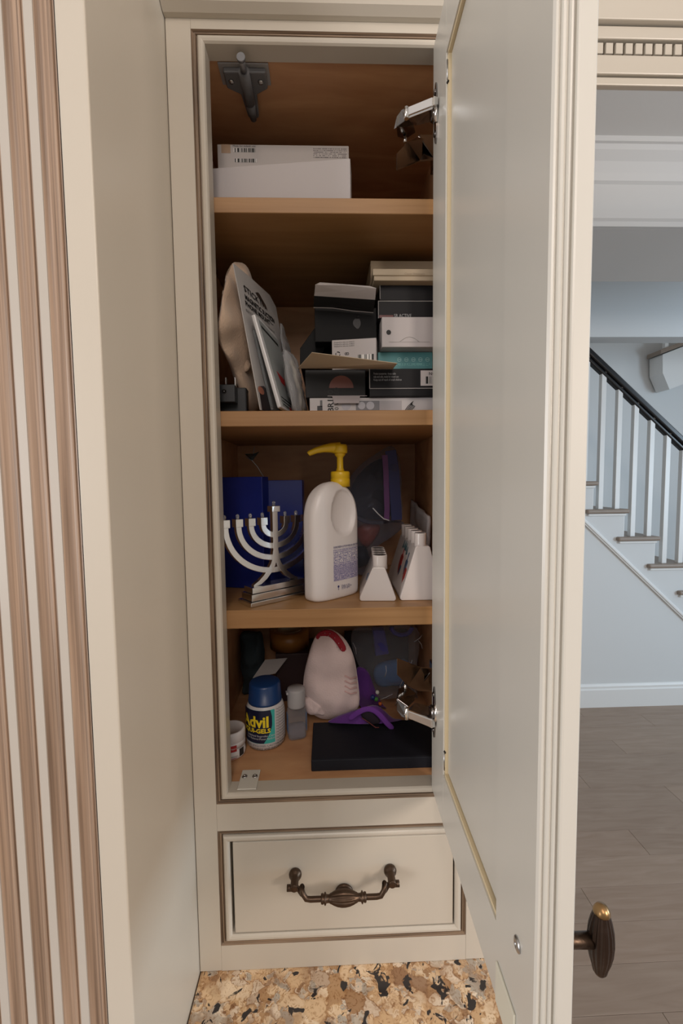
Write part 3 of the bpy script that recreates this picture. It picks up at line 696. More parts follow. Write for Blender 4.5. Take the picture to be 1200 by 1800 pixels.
# ---- second compartment: pile of cartons
Ya = 0.562; zz = lambda px_, py: zat(px_, py, Ya)
zb1 = zz(650, 699)
t, w, h = obox('light_bulb_box', 'long white light bulb box with grey prints under the pile', 'box', mat('bulb_box_white', (0.56, 0.54, 0.55, 1), 0.5), xy(543, Ya), xy(781, Ya), 0.15, Z2 + 0.0003, zb1)
k = Ya / F
front_patch(t, 'panel_print', mat('print_grey_panel', (0.20, 0.20, 0.22, 1), 0.5), 80*k, 0.003, 121*k, h - 0.004)
front_patch(t, 'panel_print', mat('print_pale_panel', (0.40, 0.38, 0.40, 1), 0.5), 121*k, 0.003, 160*k, h - 0.004)
front_patch(t, 'bulb_print', mat('print_dark', (0.03, 0.03, 0.035, 1), 0.5), 13*k, 0.004, 22*k, h - 0.010)
front_patch(t, 'bulb_print', mat('print_mid', (0.12, 0.12, 0.13, 1), 0.5), 18*k, h - 0.011, 22*k, h - 0.003)
m = MB()
for cx_, r_ in ((63, 8), (90, 6.5), (105, 7)): m.lathe([(0, 0), (r_ * k, 0)], (cx_ * k, -0.0004, h * 0.55), 20, axis='Y')
m.obj('lamp_print', mat('print_lamp', (0.45, 0.45, 0.50, 1), 0.4), t)
m = MB()
for q in range(5):
    m.tube([((164 + q*2.5) * k, -0.0005, 0.004), ((171 + q * 3) * k, -0.0005, h*0.5), ((180 - q) * k, -0.0005, h - 0.005 - q*0.001)], 0.0004, 5)
m.obj('filament_print', ink, t)
m = MB(); lettering(m, 'BR190', 0.0105, (41*k, -0.0002, 0.004), EZ, (-1, 0, 0), bold=0.0002); m.v = [Vector((v.x, -0.0004, v.z)) for v in m.v]; m.obj('lettering_print', ink, t)
m = MB(); lettering(m, '90 W LED', 0.0075, (50*k, -0.0002, 0.003), EZ, (-1, 0, 0)); m.v = [Vector((v.x, -0.0004, v.z)) for v in m.v]; m.obj('lettering_print', ink, t)

zb2 = zz(590, 650)
t, w, h = obox('gadget_box', 'black carton with a rust disc and raised kraft flap, low left in pile', 'box', greyblk, xy(536, Ya), xy(642, Ya), 0.12, zb1 + 0.0003, zb2)
m = MB(); pts = [(0.0155 * math.cos(a), 0.0155 * math.sin(a)) for a in [math.pi * i / 20 for i in range(21)]]
m.prism([((62)*k + x * 1.0, -0.0003, 0.012 + z) for x, z in pts], (0, 0.0002, 0)); m.obj('disc_print', mat('rust_print', (0.16, 0.05, 0.035, 1), 0.5), t)
m = MB(); m.prism([(38*k, -0.0012, 0.0015), (106*k, -0.0012, 0.0015), (106*k, -0.0012, 0.0022), (38*k, -0.0012, 0.0022)], (0, 0.0005, 0)); m.prism([(46*k, -0.0014, 0.0015), (94*k, -0.0014, 0.0015), (92*k, -0.005, -0.008), (49*k, -0.005, -0.008)], (0, 0.0004, 0)); m.obj('tuck_flap', mat('flap_lilac', (0.42, 0.38, 0.39, 1), 0.5), t)
kraft = mat('kraft_card', rgb(176, 158, 134), 0.7)
fq = [at(523, 647, .5545), at(690, 648, .5545), at(698, 638, .505), at(548, 619, .505)]
m = MB(); m.prism(fq, (0, 0, -0.0006)); m.obj('lid_flap', kraft, t, merge=False)
# (flap given in world space: bring it into the box frame)
def to_local(o, par):
    Mi = (Matrix.Translation(par.location) @ par.rotation_euler.to_matrix().to_4x4()).inverted()
    for v in o.data.vertices: v.co = Mi @ v.co
    o.data.update()
to_local(bpy.data.objects[[o.name for o in t.children if o.name.startswith('lid_flap')][0]], t)

zb3 = zz(700, 650)
t, w, h = obox('gadget_box', 'black glossy carton with fine print and white barcode sticker', 'box', black_gl, xy(649, .556), xy(781, .556), 0.14, zb1 + 0.0003, zb3)
front_patch(t, 'sticker', white_cd, 88*k, 0.013, 130*k, h - 0.0025)
front_patch(t, 'barcode', bar_code('barcode_b', 1700), 97*k, 0.0155, 128*k, h - 0.010, 0.0005)
m = MB(); lettering(m, 'NORMA', 0.0055, (102*k, -0.0006, h - 0.0085), EX, EZ); m.obj('lettering_print', ink, t)
m = MB()
for q, s_ in enumerate(('Pocket accessories - keeps cable', 'tidy and safe, made for travel use', 'Keep out of reach of small children')): lettering(m, s_, 0.0037, (7*k, -0.0003, h - 0.0075 - q * 0.0038), EX, EZ, maxw=(38 + q * 5) * k)
m.obj('fine_print', paleink, t)
m = MB(); m.box((0, -0.0005, 0.0095), (w, 0, 0.0102)); m.box((-0.0003, -0.0005, 0.0095), (0.0006, 0, h)); m.obj('edge_wear', grey_in, t)

zb4 = zz(710, 613); 
t, w, h = obox('teal_box', 'teal carton with pale icons wedged under the white one', 'box', mat('teal_card', rgb(86, 146, 150), 0.5), xy(664, .575), xy(760, .575), 0.12, zb3 + 0.0003, zb4 - 0.0003)
m = MB()
for q in range(5): m.lathe([(0.0028, 0), (0.0021, 0)], ((38 + q * 12.5) * k, -0.0004, h * 0.62), 12, axis='Y'); m.box(((36 + q * 12) * k, -0.0004, h*0.62 - 0.0005), ((41 + q * 12.5) * k, -0.0002, h*0.62 + 0.0005))
m.obj('icon_print', mat('pale_teal', rgb(150, 196, 196), 0.5), t)
front_patch(t, 'fine_print', print_lines('print_teal', rgb(86, 146, 150), rgb(120, 184, 182), 180, 420), 20*k, 0.008, 92*k, h * 0.45, 0.00025)

zb5 = zz(710, 557)
t, w, h = obox('white_gift_box', 'white carton with black dot and thumb notch, right in pile', 'box', white_cd, xy(671, .556, 590), xy(781, .556, 590), 0.13, zat(710, 607, .575) + 0.0003 if False else zb4 + 0.0003, zat(710, 557, .556))
m = MB(); m.lathe([(0, 0), (0.0030, 0)], (11.5*k, -0.0004, h - 0.019), 20, axis='Y'); m.obj('dot_print', ink, t)
m = MB(); m.tube([((30 + 34 * q / 14) * k, -0.0002, 0.0062 + 0.0062 * math.sin(math.pi * q / 14)) for q in range(15)], 0.00035, 6); m.box((12*k, -0.0004, 0.0060), (82*k, 0, 0.0065)); m.obj('thumb_notch', grey_in, t)
z6 = zat(710, 557, .556)
z7 = zz(710, 529); z8 = zz(710, 501.5)
t, w, h = obox('game_box', 'black carton with red corner and grey lettering, above the white one', 'box', black_gl, xy(665, Ya), xy(783, Ya), 0.12, z6 + 0.0003, z7)
m = MB(); lettering(m, 'SR ACTIVE', 0.006, (27*k, -0.0003, 0.0012), EX, EZ, maxw=30*k); m.obj('lettering_print', paleink, t)
front_patch(t, 'red_print', mat('red_print', (0.10, 0.012, 0.01, 1), 0.4), 2*k, 0.0005, 26*k, 0.004)
m = MB(); m.box((0, -0.0004, h - 0.0006), (w, 0, h)); m.box((0, -0.0004, 0), (0.0006, 0, h)); m.obj('edge_wear', grey_in, t)
t, w, h = obox('game_box', 'plain black carton directly under the beige boxes', 'box', black_gl, xy(668, Ya), xy(783, Ya), 0.12, z7 + 0.0003, z8)
m = MB(); m.box((0, -0.0004, 0.002), (0.0006, 0, h)); m.obj('edge_wear', grey_in, t)
beige = mat('beige_card', rgb(176, 160, 136), 0.55)
t, w, h = obox('shallow_box', 'beige lidded box, front one of the two on top of the pile', 'box', beige, xy(657, .550, 490), xy(783, .550, 490), 0.05, z8 + 0.0003, zat(710, 475, .550))
m = MB(); m.box((-0.0016, -0.0016, 0.0055), (w + 0.001, 0.0518, h + 0.0010)); m.obj('lid', beige, t, bevel=0.0008)
m = MB(); lettering(m, 'Classic Stationery', 0.0035, (w * 0.42, -0.0018, h * 0.5), EX, EZ); m.obj('fine_print', mat('beige_ink', rgb(150, 134, 112), 0.5), t)
t, w, h = obox('shallow_box', 'beige box at the back, topmost of the pile', 'box', beige, xy(651, .605, 470), xy(775, .605, 470), 0.07, z8 + 0.0003, zat(710, 458.5, .605))
# open black box with white tuck flap
zq0 = zat(600, 601, .575)
t, w, h = obox('phone_box', 'black open phone carton with grey fruit logo and white tuck flap', 'box', black_cd, xy(553, .575, 570), xy(662, .575, 570), 0.0245, zq0, zat(600, 541, .575))
kk = .575 / F
m = MB(); lc = Vector((73*kk, -0.0003, h * 0.55))
m.prism([(lc.x + 0.0058 * math.cos(a) * (1.0 if math.cos(a) < 0.55 else 0.72), lc.y, lc.z + 0.0062 * math.sin(a) - (0.0008 if abs(math.cos(a)) < .25 else 0)) for a in [2 * math.pi * i / 28 for i in range(28)]], (0, 0.0002, 0)); m.tube([(lc.x, lc.y, lc.z + 0.0066), (lc.x + 0.0018, lc.y, lc.z + 0.0092)], 0.0010, 6)
m.obj('logo_print', mat('dim_silver_print', (0.020, 0.018, 0.018, 1), 0.5), t)
m = MB(); m.prism([at(552, 520, .545), at(659, 527, .545), at(661, 507, .528), at(650, 503.5, .527), at(562, 497, .527), at(554, 501, .528)], (0, 0.0003, 0.0005)); o = m.obj('tuck_flap', white_cd, t); to_local(o, t)
m = MB(); m.prism([at(551, 540, .57), at(585, 541, .57), at(620, 546, .57), at(656, 549, .57), at(659, 527, .545), at(552, 520, .545)], (0, 0.0003, 0.0005)); o = m.obj('flap_base', mat('flap_dark', (0.02, 0.02, 0.021, 1), 0.5, spec=0.3), t); to_local(o, t)
m = MB(); m.tube([at(551, 540.5, .5695), at(585, 541.5, .5695), at(620, 546.5, .5695), at(656, 549.5, .5695)], 0.0005, 6); o = m.obj('flap_edge', white_cd, t); to_local(o, t)
# large black box behind, its sloping end to the left
t = thing('black_box', 'large tilted black carton behind the phone carton, resting on the lower one', 'box', (at(600, 640, .64).x, .66, zb2))
o3 = [at(527, 641, .60), at(527, 612, .60), at(556, 572, .60), at(556, 530, .60), at(657, 530, .60), at(657, 600, .60), at(575, 600, .60), at(560, 641, .60)]
o3 = [Vector((v.x, v.y, max(v.z, zb2 + 0.0005))) for v in o3]
m = MB(); m.prism(o3, (0, 0.15, 0)); m.obj('carton', black_cd, t, rel=True, bevel=0.0008)
# small white box with symbols
t, w, h = obox('small_white_box', 'small white carton with recycling symbols and barcode on the kraft flap', 'box', white_cd, xy(583, .5655, 610), xy(661, .553, 610), 0.018, zb2 + 0.0006, zat(640, 594, .557))
t.rotation_euler.z += 0.05
k2 = .557 / F
sym = MB(); cx_, cz_ = 10.5*k2, h * 0.52
m = MB()
for q in range(3):
    a = q * 2.094 + 0.5; m.tube([(cx_ + 0.0028 * math.cos(a + j * 0.28), -0.0004, cz_ + 0.0028 * math.sin(a + j * 0.28)) for j in range(6)], 0.0005, 5)
for q in range(2): m.tube([(cx_ + 0.0105 + 0.0022 * q + 0.0014 * math.cos(j), -0.0004, cz_ + 0.0014 * math.sin(j)) for j in range(7)], 0.0003, 5)
m.obj('symbol_print', ink, t)
m = MB(); lettering(m, 'FC', 0.0045, (8*k2, -0.0003, h*0.52 - 0.0105), EX, EZ); lettering(m, 'Assembled abroad', 0.0022, (20*k2, -0.0003, h*0.52 - 0.010), EX, EZ); 
for q in range(3): lettering(m, 'Designed for daily use, model A', 0.0020, (4*k2, -0.0003, h - 0.004 - q * 0.0024), EX, EZ)
m.obj('fine_print', ink, t)
front_patch(t, 'barcode', bar_code('barcode_c', 1900), 45*k2, h*0.52 - 0.0105, 73*k2, h*0.52 - 0.002)

# leaning retail packs
def leaning(near_top, near_bot, Yn, far_top, Yf):
    T = at(*near_top, Yn); B = at(*near_bot, Yn); Ft = at(*far_top, Yf); return B, T - B, Ft - T
card_w = mat('pack_card', (0.50, 0.48, 0.47, 1), 0.4)
B, U, E = leaning((410.5, 472), (458, 729), .531, (484, 541), .65)
B.z = Z2 + 0.0030
t = thing('phone_mount_pack', 'tall white retail card leaning left with bold black lettering', 'package', tuple(B)); nrm = E.cross(U).normalized()
c = lambda u, v, n=0: B + E * u + U * v + nrm * n
m = MB(); m.prism([c(0, 0), c(1, 0.0), c(1, 0.97), c(.86, 1.03), c(.4, 1.02), c(0, 1)], -nrm * 0.001); m.obj('backing_card', card_w, t, rel=True)
m = MB(); ex, ey = E.normalized(), U.normalized()
lettering(m, 'STICK IT!', 0.0105, c(.13, .855, .0004), ex, ey, bold=0.0002, maxw=E.length * 0.50)
lettering(m, 'MAGNETIC SUCTION', 0.0085, c(.12, .795, .0004), ex, ey, bold=0.0003, maxw=E.length * 0.72)
lettering(m, 'PHONE MOUNT', 0.0085, c(.10, .745, .0004), ex, ey, bold=0.0003, maxw=E.length * 0.58)
m.obj('lettering_print', ink, t, rel=True)
m = MB(); lettering(m, 'stick it anywhere, snap your phone on', 0.0065, c(.08, .70, .0004), ex, ey, maxw=E.length * 0.7)
m.tube([c(.76 + .08 * math.cos(a), .80 + .032 * math.sin(a), .0004) for a in [j * 0.5 for j in range(11)]], 0.0004, 5); m.obj('fine_print', mat('grey_ink', (0.1, 0.1, 0.1, 1), 0.5), t, rel=True)
m = MB(); m.prism([c(.42, .925, .0004), c(.66, .89, .0004), c(.68, .86, .0004), c(.55, .875, .0004), c(.52, .945, .0004), c(.49, .945, .0004), c(.50, .90, .0004)], nrm * 0.0002); m.obj('picture_print', mat('brown_ink', (0.06, 0.04, 0.03, 1), 0.5), t, rel=True)
m = MB(); m.prism([c(.03, .0, .0003), c(.75, .0, .0003), c(.75, .10, .0003), (c(.35, .14, .0003)), c(.18, .19, .0003), c(.05, .17, .0003)], nrm * 0.0002); m.obj('picture_print', mat('photo_dark', (0.03, 0.022, 0.025, 1), 0.4, var=0.8, vscale=90), t, rel=True)
m = MB(); m.prism([c(.06 + .07 * math.cos(a) + .03, .145 + .028 * math.sin(a), .0006) for a in [j * 0.5236 for j in range(12)]], nrm * 0.0002); m.obj('picture_print', mat('photo_skin', rgb(170, 110, 90), 0.5), t, rel=True)
m = MB(); m.prism([c(.14, .58, .0008), c(.42, .62, .0008), c(.42, .02, .0008), c(.24, .02, .0008)], nrm * 0.0035); m.obj('blister', film('blister_film', (0.9, 0.93, 0.95, 1), 0.75), t, rel=True, bevel=0.001)
m = MB(); m.prism([c(.15, .585, .0006), c(.30, .60, .0006), c(.30, .05, .0006), c(.24, .05, .0006)], nrm * 0.003); m.obj('strap', mat('dark_green_grey', (0.03, 0.04, 0.04, 1), 0.3), t, rel=True)

B, U, E = leaning((447, 565), (494, 731), .533, (487, 604), .60)
B.z = Z2 + 0.0065; t = thing('tempered_glass_pack', 'slim white boxed pack with red label leaning in front of the tall card', 'package', tuple(B)); nrm = E.cross(U).normalized()
c = lambda u, v, n=0: B + E * u + U * v + nrm * n
m = MB(); m.prism([c(0, 0), c(1, 0), c(1, .94), c(.9, .985), c(.2, 1.0), c(0, .985)], -nrm * 0.0050); m.obj('case', mat('pearl_plastic', (0.62, 0.62, 0.63, 1), 0.25), t, rel=True, bevel=0.0014)
m = MB(); m.prism([c(.10, .03, .0001), c(.96, .03, .0001), c(.96, .93, .0001), c(.10, .96, .0001)], nrm * 0.0003); m.obj('inner_tray', mat('grey_insert', (0.30, 0.32, 0.32, 1), 0.35, var=0.1, vscale=40), t, rel=True)
m = MB(); m.prism([c(.30, .44, .0006), c(.62, .40, .0006), c(.66, .31, .0006), c(.40, .33, .0006)], nrm * 0.0002); m.obj('red_label', mat('red_label', rgb(176, 44, 44), 0.4), t, rel=True)
m = MB(); m.prism([c(.15, .90, .0006), c(.85, .86, .0006), c(.85, .83, .0006), c(.15, .875, .0006)], nrm * 0.0002)
for q in range(3): m.prism([c(.15, .14 - q * .04, .0006), c(.9, .11 - q * .04, .0006), c(.9, .10 - q * .04, .0006), c(.15, .13 - q * .04, .0006)], nrm * 0.0002)
m.obj('dark_print', ink, t, rel=True)
m = MB(); m.prism([c(.45, .06, .0008), c(.98, .05, .0008), c(.98, .0, .0008), c(.45, .0, .0008)], nrm * 0.0002); m.obj('red_label', MATS['red_label'], t, rel=True)

B, U, E = leaning((497, 618), (518, 728), .545, (519, 642), .60)
B.z = Z2 + 0.0042; t = thing('cable_pack', 'clear crinkled bag with pale cable, rightmost of the leaning packs', 'package', tuple(B)); nrm = E.cross(U).normalized()
c = lambda u, v, n=0: B + E * u + U * v + nrm * n
m = MB(); m.blob([c(0, 0), c(.5, -.0), c(1, 0.0), c(1.05, .3), c(.95, .62), c(1.0, .85), c(.7, 1.0), c(.3, 1.05), c(0, .9), c(-.05, .5)], c(.5, .5), .008, nrm, amp=0.005, fr=90); m.obj('bag', film('bag_film', (0.85, 0.86, 0.88, 1), 0.72, 0.12), t, rel=True)
m = MB(); m.prism([c(.02, .02, -.002), c(.85, .02, -.002), c(.9, .8, -.002), c(.02, .9, -.002)], nrm * 0.001); m.obj('insert_card', mat('pack_insert', (0.28, 0.28, 0.29, 1), 0.5), t, rel=True)
m = MB(); m.tube([c(.45, .90, .001), c(.50, .75, .003), c(.42, .62, .003), c(.55, .40, .004), c(.52, .20, .003), c(.60, .04, .002)], 0.0028, 10); m.obj('cable', mat('ivory_cable', rgb(196, 184, 160), 0.4), t, rel=True)
m = MB()
for q in range(4): lettering(m, 'charge + data cable', 0.005, c(.68 + q * .06, .50, .0012), -U.normalized(), E.normalized(), maxw=U.length * .3)
m.obj('fine_print', ink, t, rel=True)
B, U, E = leaning((490, 560), (522, 729), .615, (502, 580), .66)
B.z = Z2 + 0.0042; t = thing('clear_pouch', 'empty clear plastic pouch standing behind the leaning packs', 'package', tuple(B)); nrm = E.cross(U).normalized()
c = lambda u, v, n=0: B + E * u + U * v + nrm * n
m = MB(); m.blob([c(0, 0), c(.5, 0), c(1, 0.0), c(1.1, .4), c(1, .9), c(.6, 1.0), c(.2, 1.02), c(-.1, .8), c(-.1, .4)], c(.5, .5), .004, nrm, amp=0.004, fr=70, seed=4); m.obj('pouch', film('bag_film', (0.85, 0.86, 0.88, 1), 0.7, 0.12), t, rel=True)
m = MB(); m.prism([c(.75, .15, .004), c(1.05, .15, .004), c(1.0, .62, .004), c(.75, .55, .004)], nrm * 0.0006); m.obj('red_insert', mat('dark_red_card', (0.12, 0.012, 0.014, 1), 0.4), t, rel=True)

# cream plush pouch at far left
plush = mat('cream_plush', rgb(206, 180, 156), 0.95, bump=0.8, bscale=420, var=0.08, vscale=30, sheen=0.4)
ol = [(408, 463), (422, 464), (440, 486), (458, 525), (466, 610), (464, 690), (456, 726), (438, 726), (422, 690), (412, 655), (397, 626), (388, 600), (381, 573), (388, 530), (396, 488)]
t = thing('plush_pouch', 'cream plush pouch slumped against the left side behind the card', 'pouch', (at(430, 700, .61).x, .62, Z2))
m = MB(); O = [at(a, b_, .602 + (a - 430) * 0.0014) for a, b_ in ol]; O = [Vector((max(v.x, IX0 + 0.004), v.y, max(v.z, Z2 + 0.001))) for v in O]
m.blob(O, at(426, 590, .600), 0.022, (0.6, -0.9, 0.1), rings=10, amp=0.013, fr=34, pw=0.6); m.obj('body', plush, t, rel=True)
m = MB(); O = [at(a, b_, .585) for a, b_ in [(384, 572), (396, 560), (420, 610), (440, 640), (430, 655), (408, 640), (394, 620)]]; O = [Vector((max(v.x, IX0 + 0.003), v.y, v.z)) for v in O]
m.blob(O, at(410, 610, .585), 0.012, (0.3, -1, 0), rings=7, amp=0.005, fr=60, pw=0.6); m.obj('fold', plush, t, rel=True)

# black power adapter
t = thing('power_adapter', 'small black power adapter with upright prongs, front left of the second shelf', 'adapter', (at(405, 700, .55).x, .55, Z2))
blk = mat('black_plastic', (0.018, 0.019, 0.021, 1), 0.38)
a0, a1 = at(379, 720, .545), at(414, 677, .545)
MB().box((a0.x, .540, zat(400, 707, .54)), (a1.x, .556, a1.z)).obj('plug_body', blk, t, rel=True, bevel=0.0012)
a0, a1 = at(375, 720, .557), at(433, 681, .557)
MB().box((a0.x, .5562, Z2 + 0.0004), (a1.x, .572, a1.z)).obj('housing', blk, t, rel=True, bevel=0.002)
for px_ in (401, 417): a = at(px_, 681, .575); MB().box((a.x - 0.0006, .562, a.z - 0.001), (a.x + 0.0006, .568, zat(px_, 668, .575))).obj('prong', steel_scr, t, rel=True)
a = at(394, 688, .54); m = MB(); m.lathe([(0.0028, 0), (0.0028, -0.0006), (0.0018, -0.0006), (0.0018, 0.0), (0, 0)], (a.x, .5399, a.z), 16, axis='Y'); m.obj('socket', dark_gap, t, rel=True)
m = MB(); m.lathe([(0, 0), (0.0007, 0)], (a.x, .5392, a.z), 8, axis='Y'); m.obj('socket_pin', steel_scr, t, rel=True)

# ---- third compartment
blue = mat('blue_gloss_card', rgb(24, 38, 118), 0.32, var=0.15, vscale=12)
t, w, h = obox('candle_box', 'shiny navy blue carton behind the menorah, left one with open flap', 'box', blue, xy(393, .640, 950), xy(463, .625, 950), 0.024, Z3 + 0.0003, zat(440, 838, .628))
m = MB(); m.tube([at(463, 838, .622), at(452, 820, .62), at(443, 810, .618), (at(431, 802, .62))], 0.0006, 6); m.tube([at(443, 810, .618), at(447, 785, .622)], 0.0005, 6); o = m.obj('torn_strip', mat('grey_foil', (0.3, 0.3, 0.3, 1), 0.3, 0.6), t); to_local(o, t)
m = MB(); m.prism([at(430, 798, .62), at(443, 810, .618), at(446, 806, .625), at(455, 794, .63), at(447, 797, .62), at(440, 804, .61)], (0.0004, 0.0004, 0)); o = m.obj('torn_scrap', mat('dark_foil', (0.03, 0.04, 0.045, 1), 0.25), t); to_local(o, t)
t, w, h = obox('candle_box', 'shiny navy blue carton behind the menorah, right one beside the bottle', 'box', blue, xy(470, .650, 950), xy(533, .650, 950), 0.05, Z3 + 0.0003, zat(500, 844, .650))

# chrome menorah
pA, pB = onz(431, 1079, Z3), onz(537, 1052, Z3); ang = math.atan2(pB.y - pA.y, pB.x - pA.x) - 0.05
# the right half is hidden; base half-length from the stem at x=475
hl = 0.0465; bd = 0.0165
dirx = Vector((math.cos(ang), math.sin(ang), 0)); diry = Vector((-math.sin(ang), math.cos(ang), 0))
C = Vector((pA.x, pA.y, Z3)) + dirx * hl + diry * bd + Vector((0.0030, 0.0225, 0))
t = thing('chrome_menorah', 'polished chrome nine-branched menorah at an angle in front of blue boxes', 'menorah', tuple(C + Vector((0, 0, 0.0003))), (0, 0, ang))
def hgt(py): return zat(475, py, C.y) - Z3
m = MB(); m.box((-hl, -bd, 0), (hl, bd, 0.0055)); m.obj('base', chrome, t, bevel=0.0006)
for i, (z0, z1, q) in enumerate(((0.006, 0.0145, 0.0035), (0.0150, 0.0225, 0.0060))):
    MB().box((-hl + q, -bd + q, z0), (hl - q, bd - q, z1)).obj('base_step', chrome, t, bevel=0.0005)
MB().box((-hl + 0.0085, -bd + 0.0085, 0.0050), (hl - 0.0085, bd - 0.0085, 0.0200)).obj('base_core', mat('dark_nickel', (0.1, 0.1, 0.1, 1), 0.3, 1.0), t)
top = 0.0222; hc = hgt(921); hs = hgt(984)
sp_ = 0.0176
AX = [sp_ * k_ for k_ in (1, 2, 3, 4)]; AV = [hc - hgt(940), hc - hgt(959), hc - hgt(979), hc - hgt(1001)]
for k_ in range(4):
    for sg in (-1, 1):
        pts = [(sg * AX[k_] * math.cos(a), 0, hc - AV[k_] * math.sin(a)) for a in [math.pi / 2 * j / 16 for j in range(17)]]
        m = MB(); m.ribbon(pts, 0.0037, 0.0030, (0, 1, 0)); m.obj('arm', chrome, t, bevel=0.0005)
        m = MB(); m.box((sg * AX[k_] - 0.0050, -0.0052, hc - 0.0005), (sg * AX[k_] + 0.0050, 0.0052, hc + 0.0095)); m.obj('candle_cup', chrome, t, bevel=0.0005)
MB().box((-0.0040, -0.0033, hs - 0.002), (0.0040, 0.0033, hgt(899))).obj('stem', chrome, t, bevel=0.0005)
MB().box((-0.0062, -0.0060, hgt(900)), (0.0062, 0.0060, hgt(889.5))).obj('candle_cup', chrome, t, bevel=0.0005)
bulb = mat('clear_bulb', (0.8, 0.8, 0.82, 1), 0.05, trans=0.85)
for x_, z_ in [(-AX[3], hc + .0095), (-AX[2], hc + .0095), (-AX[1], hc + .0095), (-AX[0], hc + .0095), (AX[0], hc + .0095), (AX[1], hc + .0095), (AX[2], hc + .0095), (AX[3], hc + .0095), (0, hgt(889.5))]:
    m = MB(); m.lathe([(0.0022, 0), (0.0022, 0.0035), (0.0016, 0.0055), (0, 0.0065)], (x_, 0, z_), 12); m.obj('bulb', bulb, t)
for sg in (-1, 1):
    D_ = hs - top
    pts = [(sg * 0.0014, 0, hs + 0.012), (sg * 0.0024, 0, hs), (sg * 0.0048, 0, hs - D_ * 0.20), (sg * 0.0100, 0, hs - D_ * 0.45), (sg * 0.0165, 0, hs - D_ * 0.68), (sg * 0.0245, 0, hs - D_ * .87), (sg * 0.034, 0, top + 0.0006)]
    m = MB(); m.ribbon(pts, [0.0030, 0.0036, 0.0036, 0.0036, 0.0036, 0.0030, 0.0012], 0.0032, (0, 1, 0)); m.obj('leg', chrome, t, bevel=0.0004)

# white lotion bottle with yellow pump
bang = math.radians(41)
bc = onz(585, 1060, Z3); bcx = at(584, 1060, .581)
t = thing('lotion_bottle', 'white lotion bottle with thumb recess, blue print and yellow pump', 'bottle', (bcx.x, .581, Z3 + 0.0003), (0, 0, bang))
a_, b__, HH = 0.0415, 0.0175, zat(580, 847, .581) - Z3
def bw_(z):
    q = z / HH
    s_ = 1.0
    if q < 0.05: s_ = 0.93 + 0.07 * math.sqrt(max(0, 1 - (1 - q / 0.05) ** 2))
    A_ = a_ * s_; B_ = b__ * s_
    if q > 0.66:
        u_ = (q - 0.66) / 0.34; f_ = math.sqrt(max(0, 1 - u_ ** 2.3)); A_ = a_ * max(0.001, f_ * 0.98 + .02 * (1 - u_)); 
    if q > 0.80:
        u_ = (q - 0.80) / 0.20; B_ = b__ * max(0.001, math.sqrt(max(0, 1 - (u_ ** 2.2) * 0.96)))
    return A_, B_
EXN = 3.2
def recess(x, z):
    rx, rz = 0.0225, 0.0300; cxr, czr = 0.0085, HH * 0.735
    d = ((x - cxr) / rx) ** 2 + ((z - czr) / rz) ** 2
    return 0.0115 * (1 - d) ** 0.5 if d < 1 else 0
def front_y(x, z):
    A_, B_ = bw_(z); return -B_ * max(0, 1 - abs(x / A_) ** EXN) ** (1 / EXN)
m = MB(); NS, NZ = 128, 90; vs = []
for j in range(NZ + 1):
    z = HH * (1 - (1 - j / NZ) ** 1.0); A_, B_ = bw_(z)
    for i in range(NS):
        a = 2 * math.pi * i / NS; ca, sa = math.cos(a), math.sin(a)
        x = A_ * math.copysign(abs(ca) ** (2 / EXN), ca); y = B_ * math.copysign(abs(sa) ** (2 / EXN), sa)
        if y < 0: y = min(y + recess(x, z), -0.002)
        vs.append((x, y, z))
fs = [(j*NS+i, j*NS+(i+1)%NS, (j+1)*NS+(i+1)%NS, (j+1)*NS+i) for j in range(NZ) for i in range(NS)]
m.add(vs, fs + [list(range(NS))[::-1], [NZ*NS+i for i in range(NS)]], 0, True)
m.obj('body', mat('bottle_white', (0.80, 0.76, 0.75, 1), 0.32), t)
def conform(name, mt, x0, x1, z0, z1, lift=0.00025, n=24):
    m = MB(); vs = []
    for i in range(n + 1):
        x = x0 + (x1 - x0) * i / n
        for j in range(7): z = z0 + (z1 - z0) * j / 6; vs.append((x, front_y(x, z) - lift, z))
    m.add(vs, [(i*7+j, (i+1)*7+j, (i+1)*7+j+1, i*7+j+1) for i in range(n) for j in range(6)], 0, True); return m.obj(name, mt, t)
bi = rgb(96, 94, 150)
conform('label_print', print_lines('print_blue', (0.76, 0.72, 0.74, 1), bi, 260, 470, 0.35), -0.0125, 0.0375, HH * 0.205, HH * 0.43)
conform('label_tint', print_lines('print_blue2', rgb(196, 188, 206), bi, 300, 560, 0.35), -0.0125, 0.0375, HH * 0.155, HH * 0.30, 0.0003)
m = MB(); vs_, fs_ = text_verts('SUNSCREEN LOTION BROAD SPECTRUM', 0.0035, 0.00005); wmx = max(v.x for v in vs_)
m.add([(-0.0125 + v.x * 0.049 / wmx, front_y(-0.0125 + v.x * 0.049 / wmx, HH*0.44) - 0.0004, HH * 0.438 + v.y) for v in vs_], fs_)
m.obj('lettering_print', mat('blue_ink', rgb(60, 60, 120), 0.4), t)
m = MB()
for q, (s_, zq) in enumerate((('Made in the', .10), ('bottle recycles', .088), ('(c) all rights', .076))):
    vs_, fs_ = text_verts(s_, 0.0032); m.add([(0.001 + v.x, front_y(0.001 + v.x, HH*zq) - 0.0004, HH * zq + v.y) for v in vs_], fs_)
m.obj('lettering_print', mat('blue_ink', rgb(60, 60, 120), 0.4), t)
m = MB(); m.lathe([(0, 0), (0.0016, 0)], (-0.0045, front_y(-0.0045, HH*.11) - 0.0004, HH * .105), 12, axis='Y'); m.box((-0.0048, front_y(-0.0045, HH*.1) - 0.0006, HH*.075), (-0.0042, front_y(-0.0045, HH*.1) - 0.0004, HH*.11))
m.obj('logo_print', MATS['blue_ink'], t)
yel = mat('yellow_plastic', rgb(226, 186, 36), 0.35)
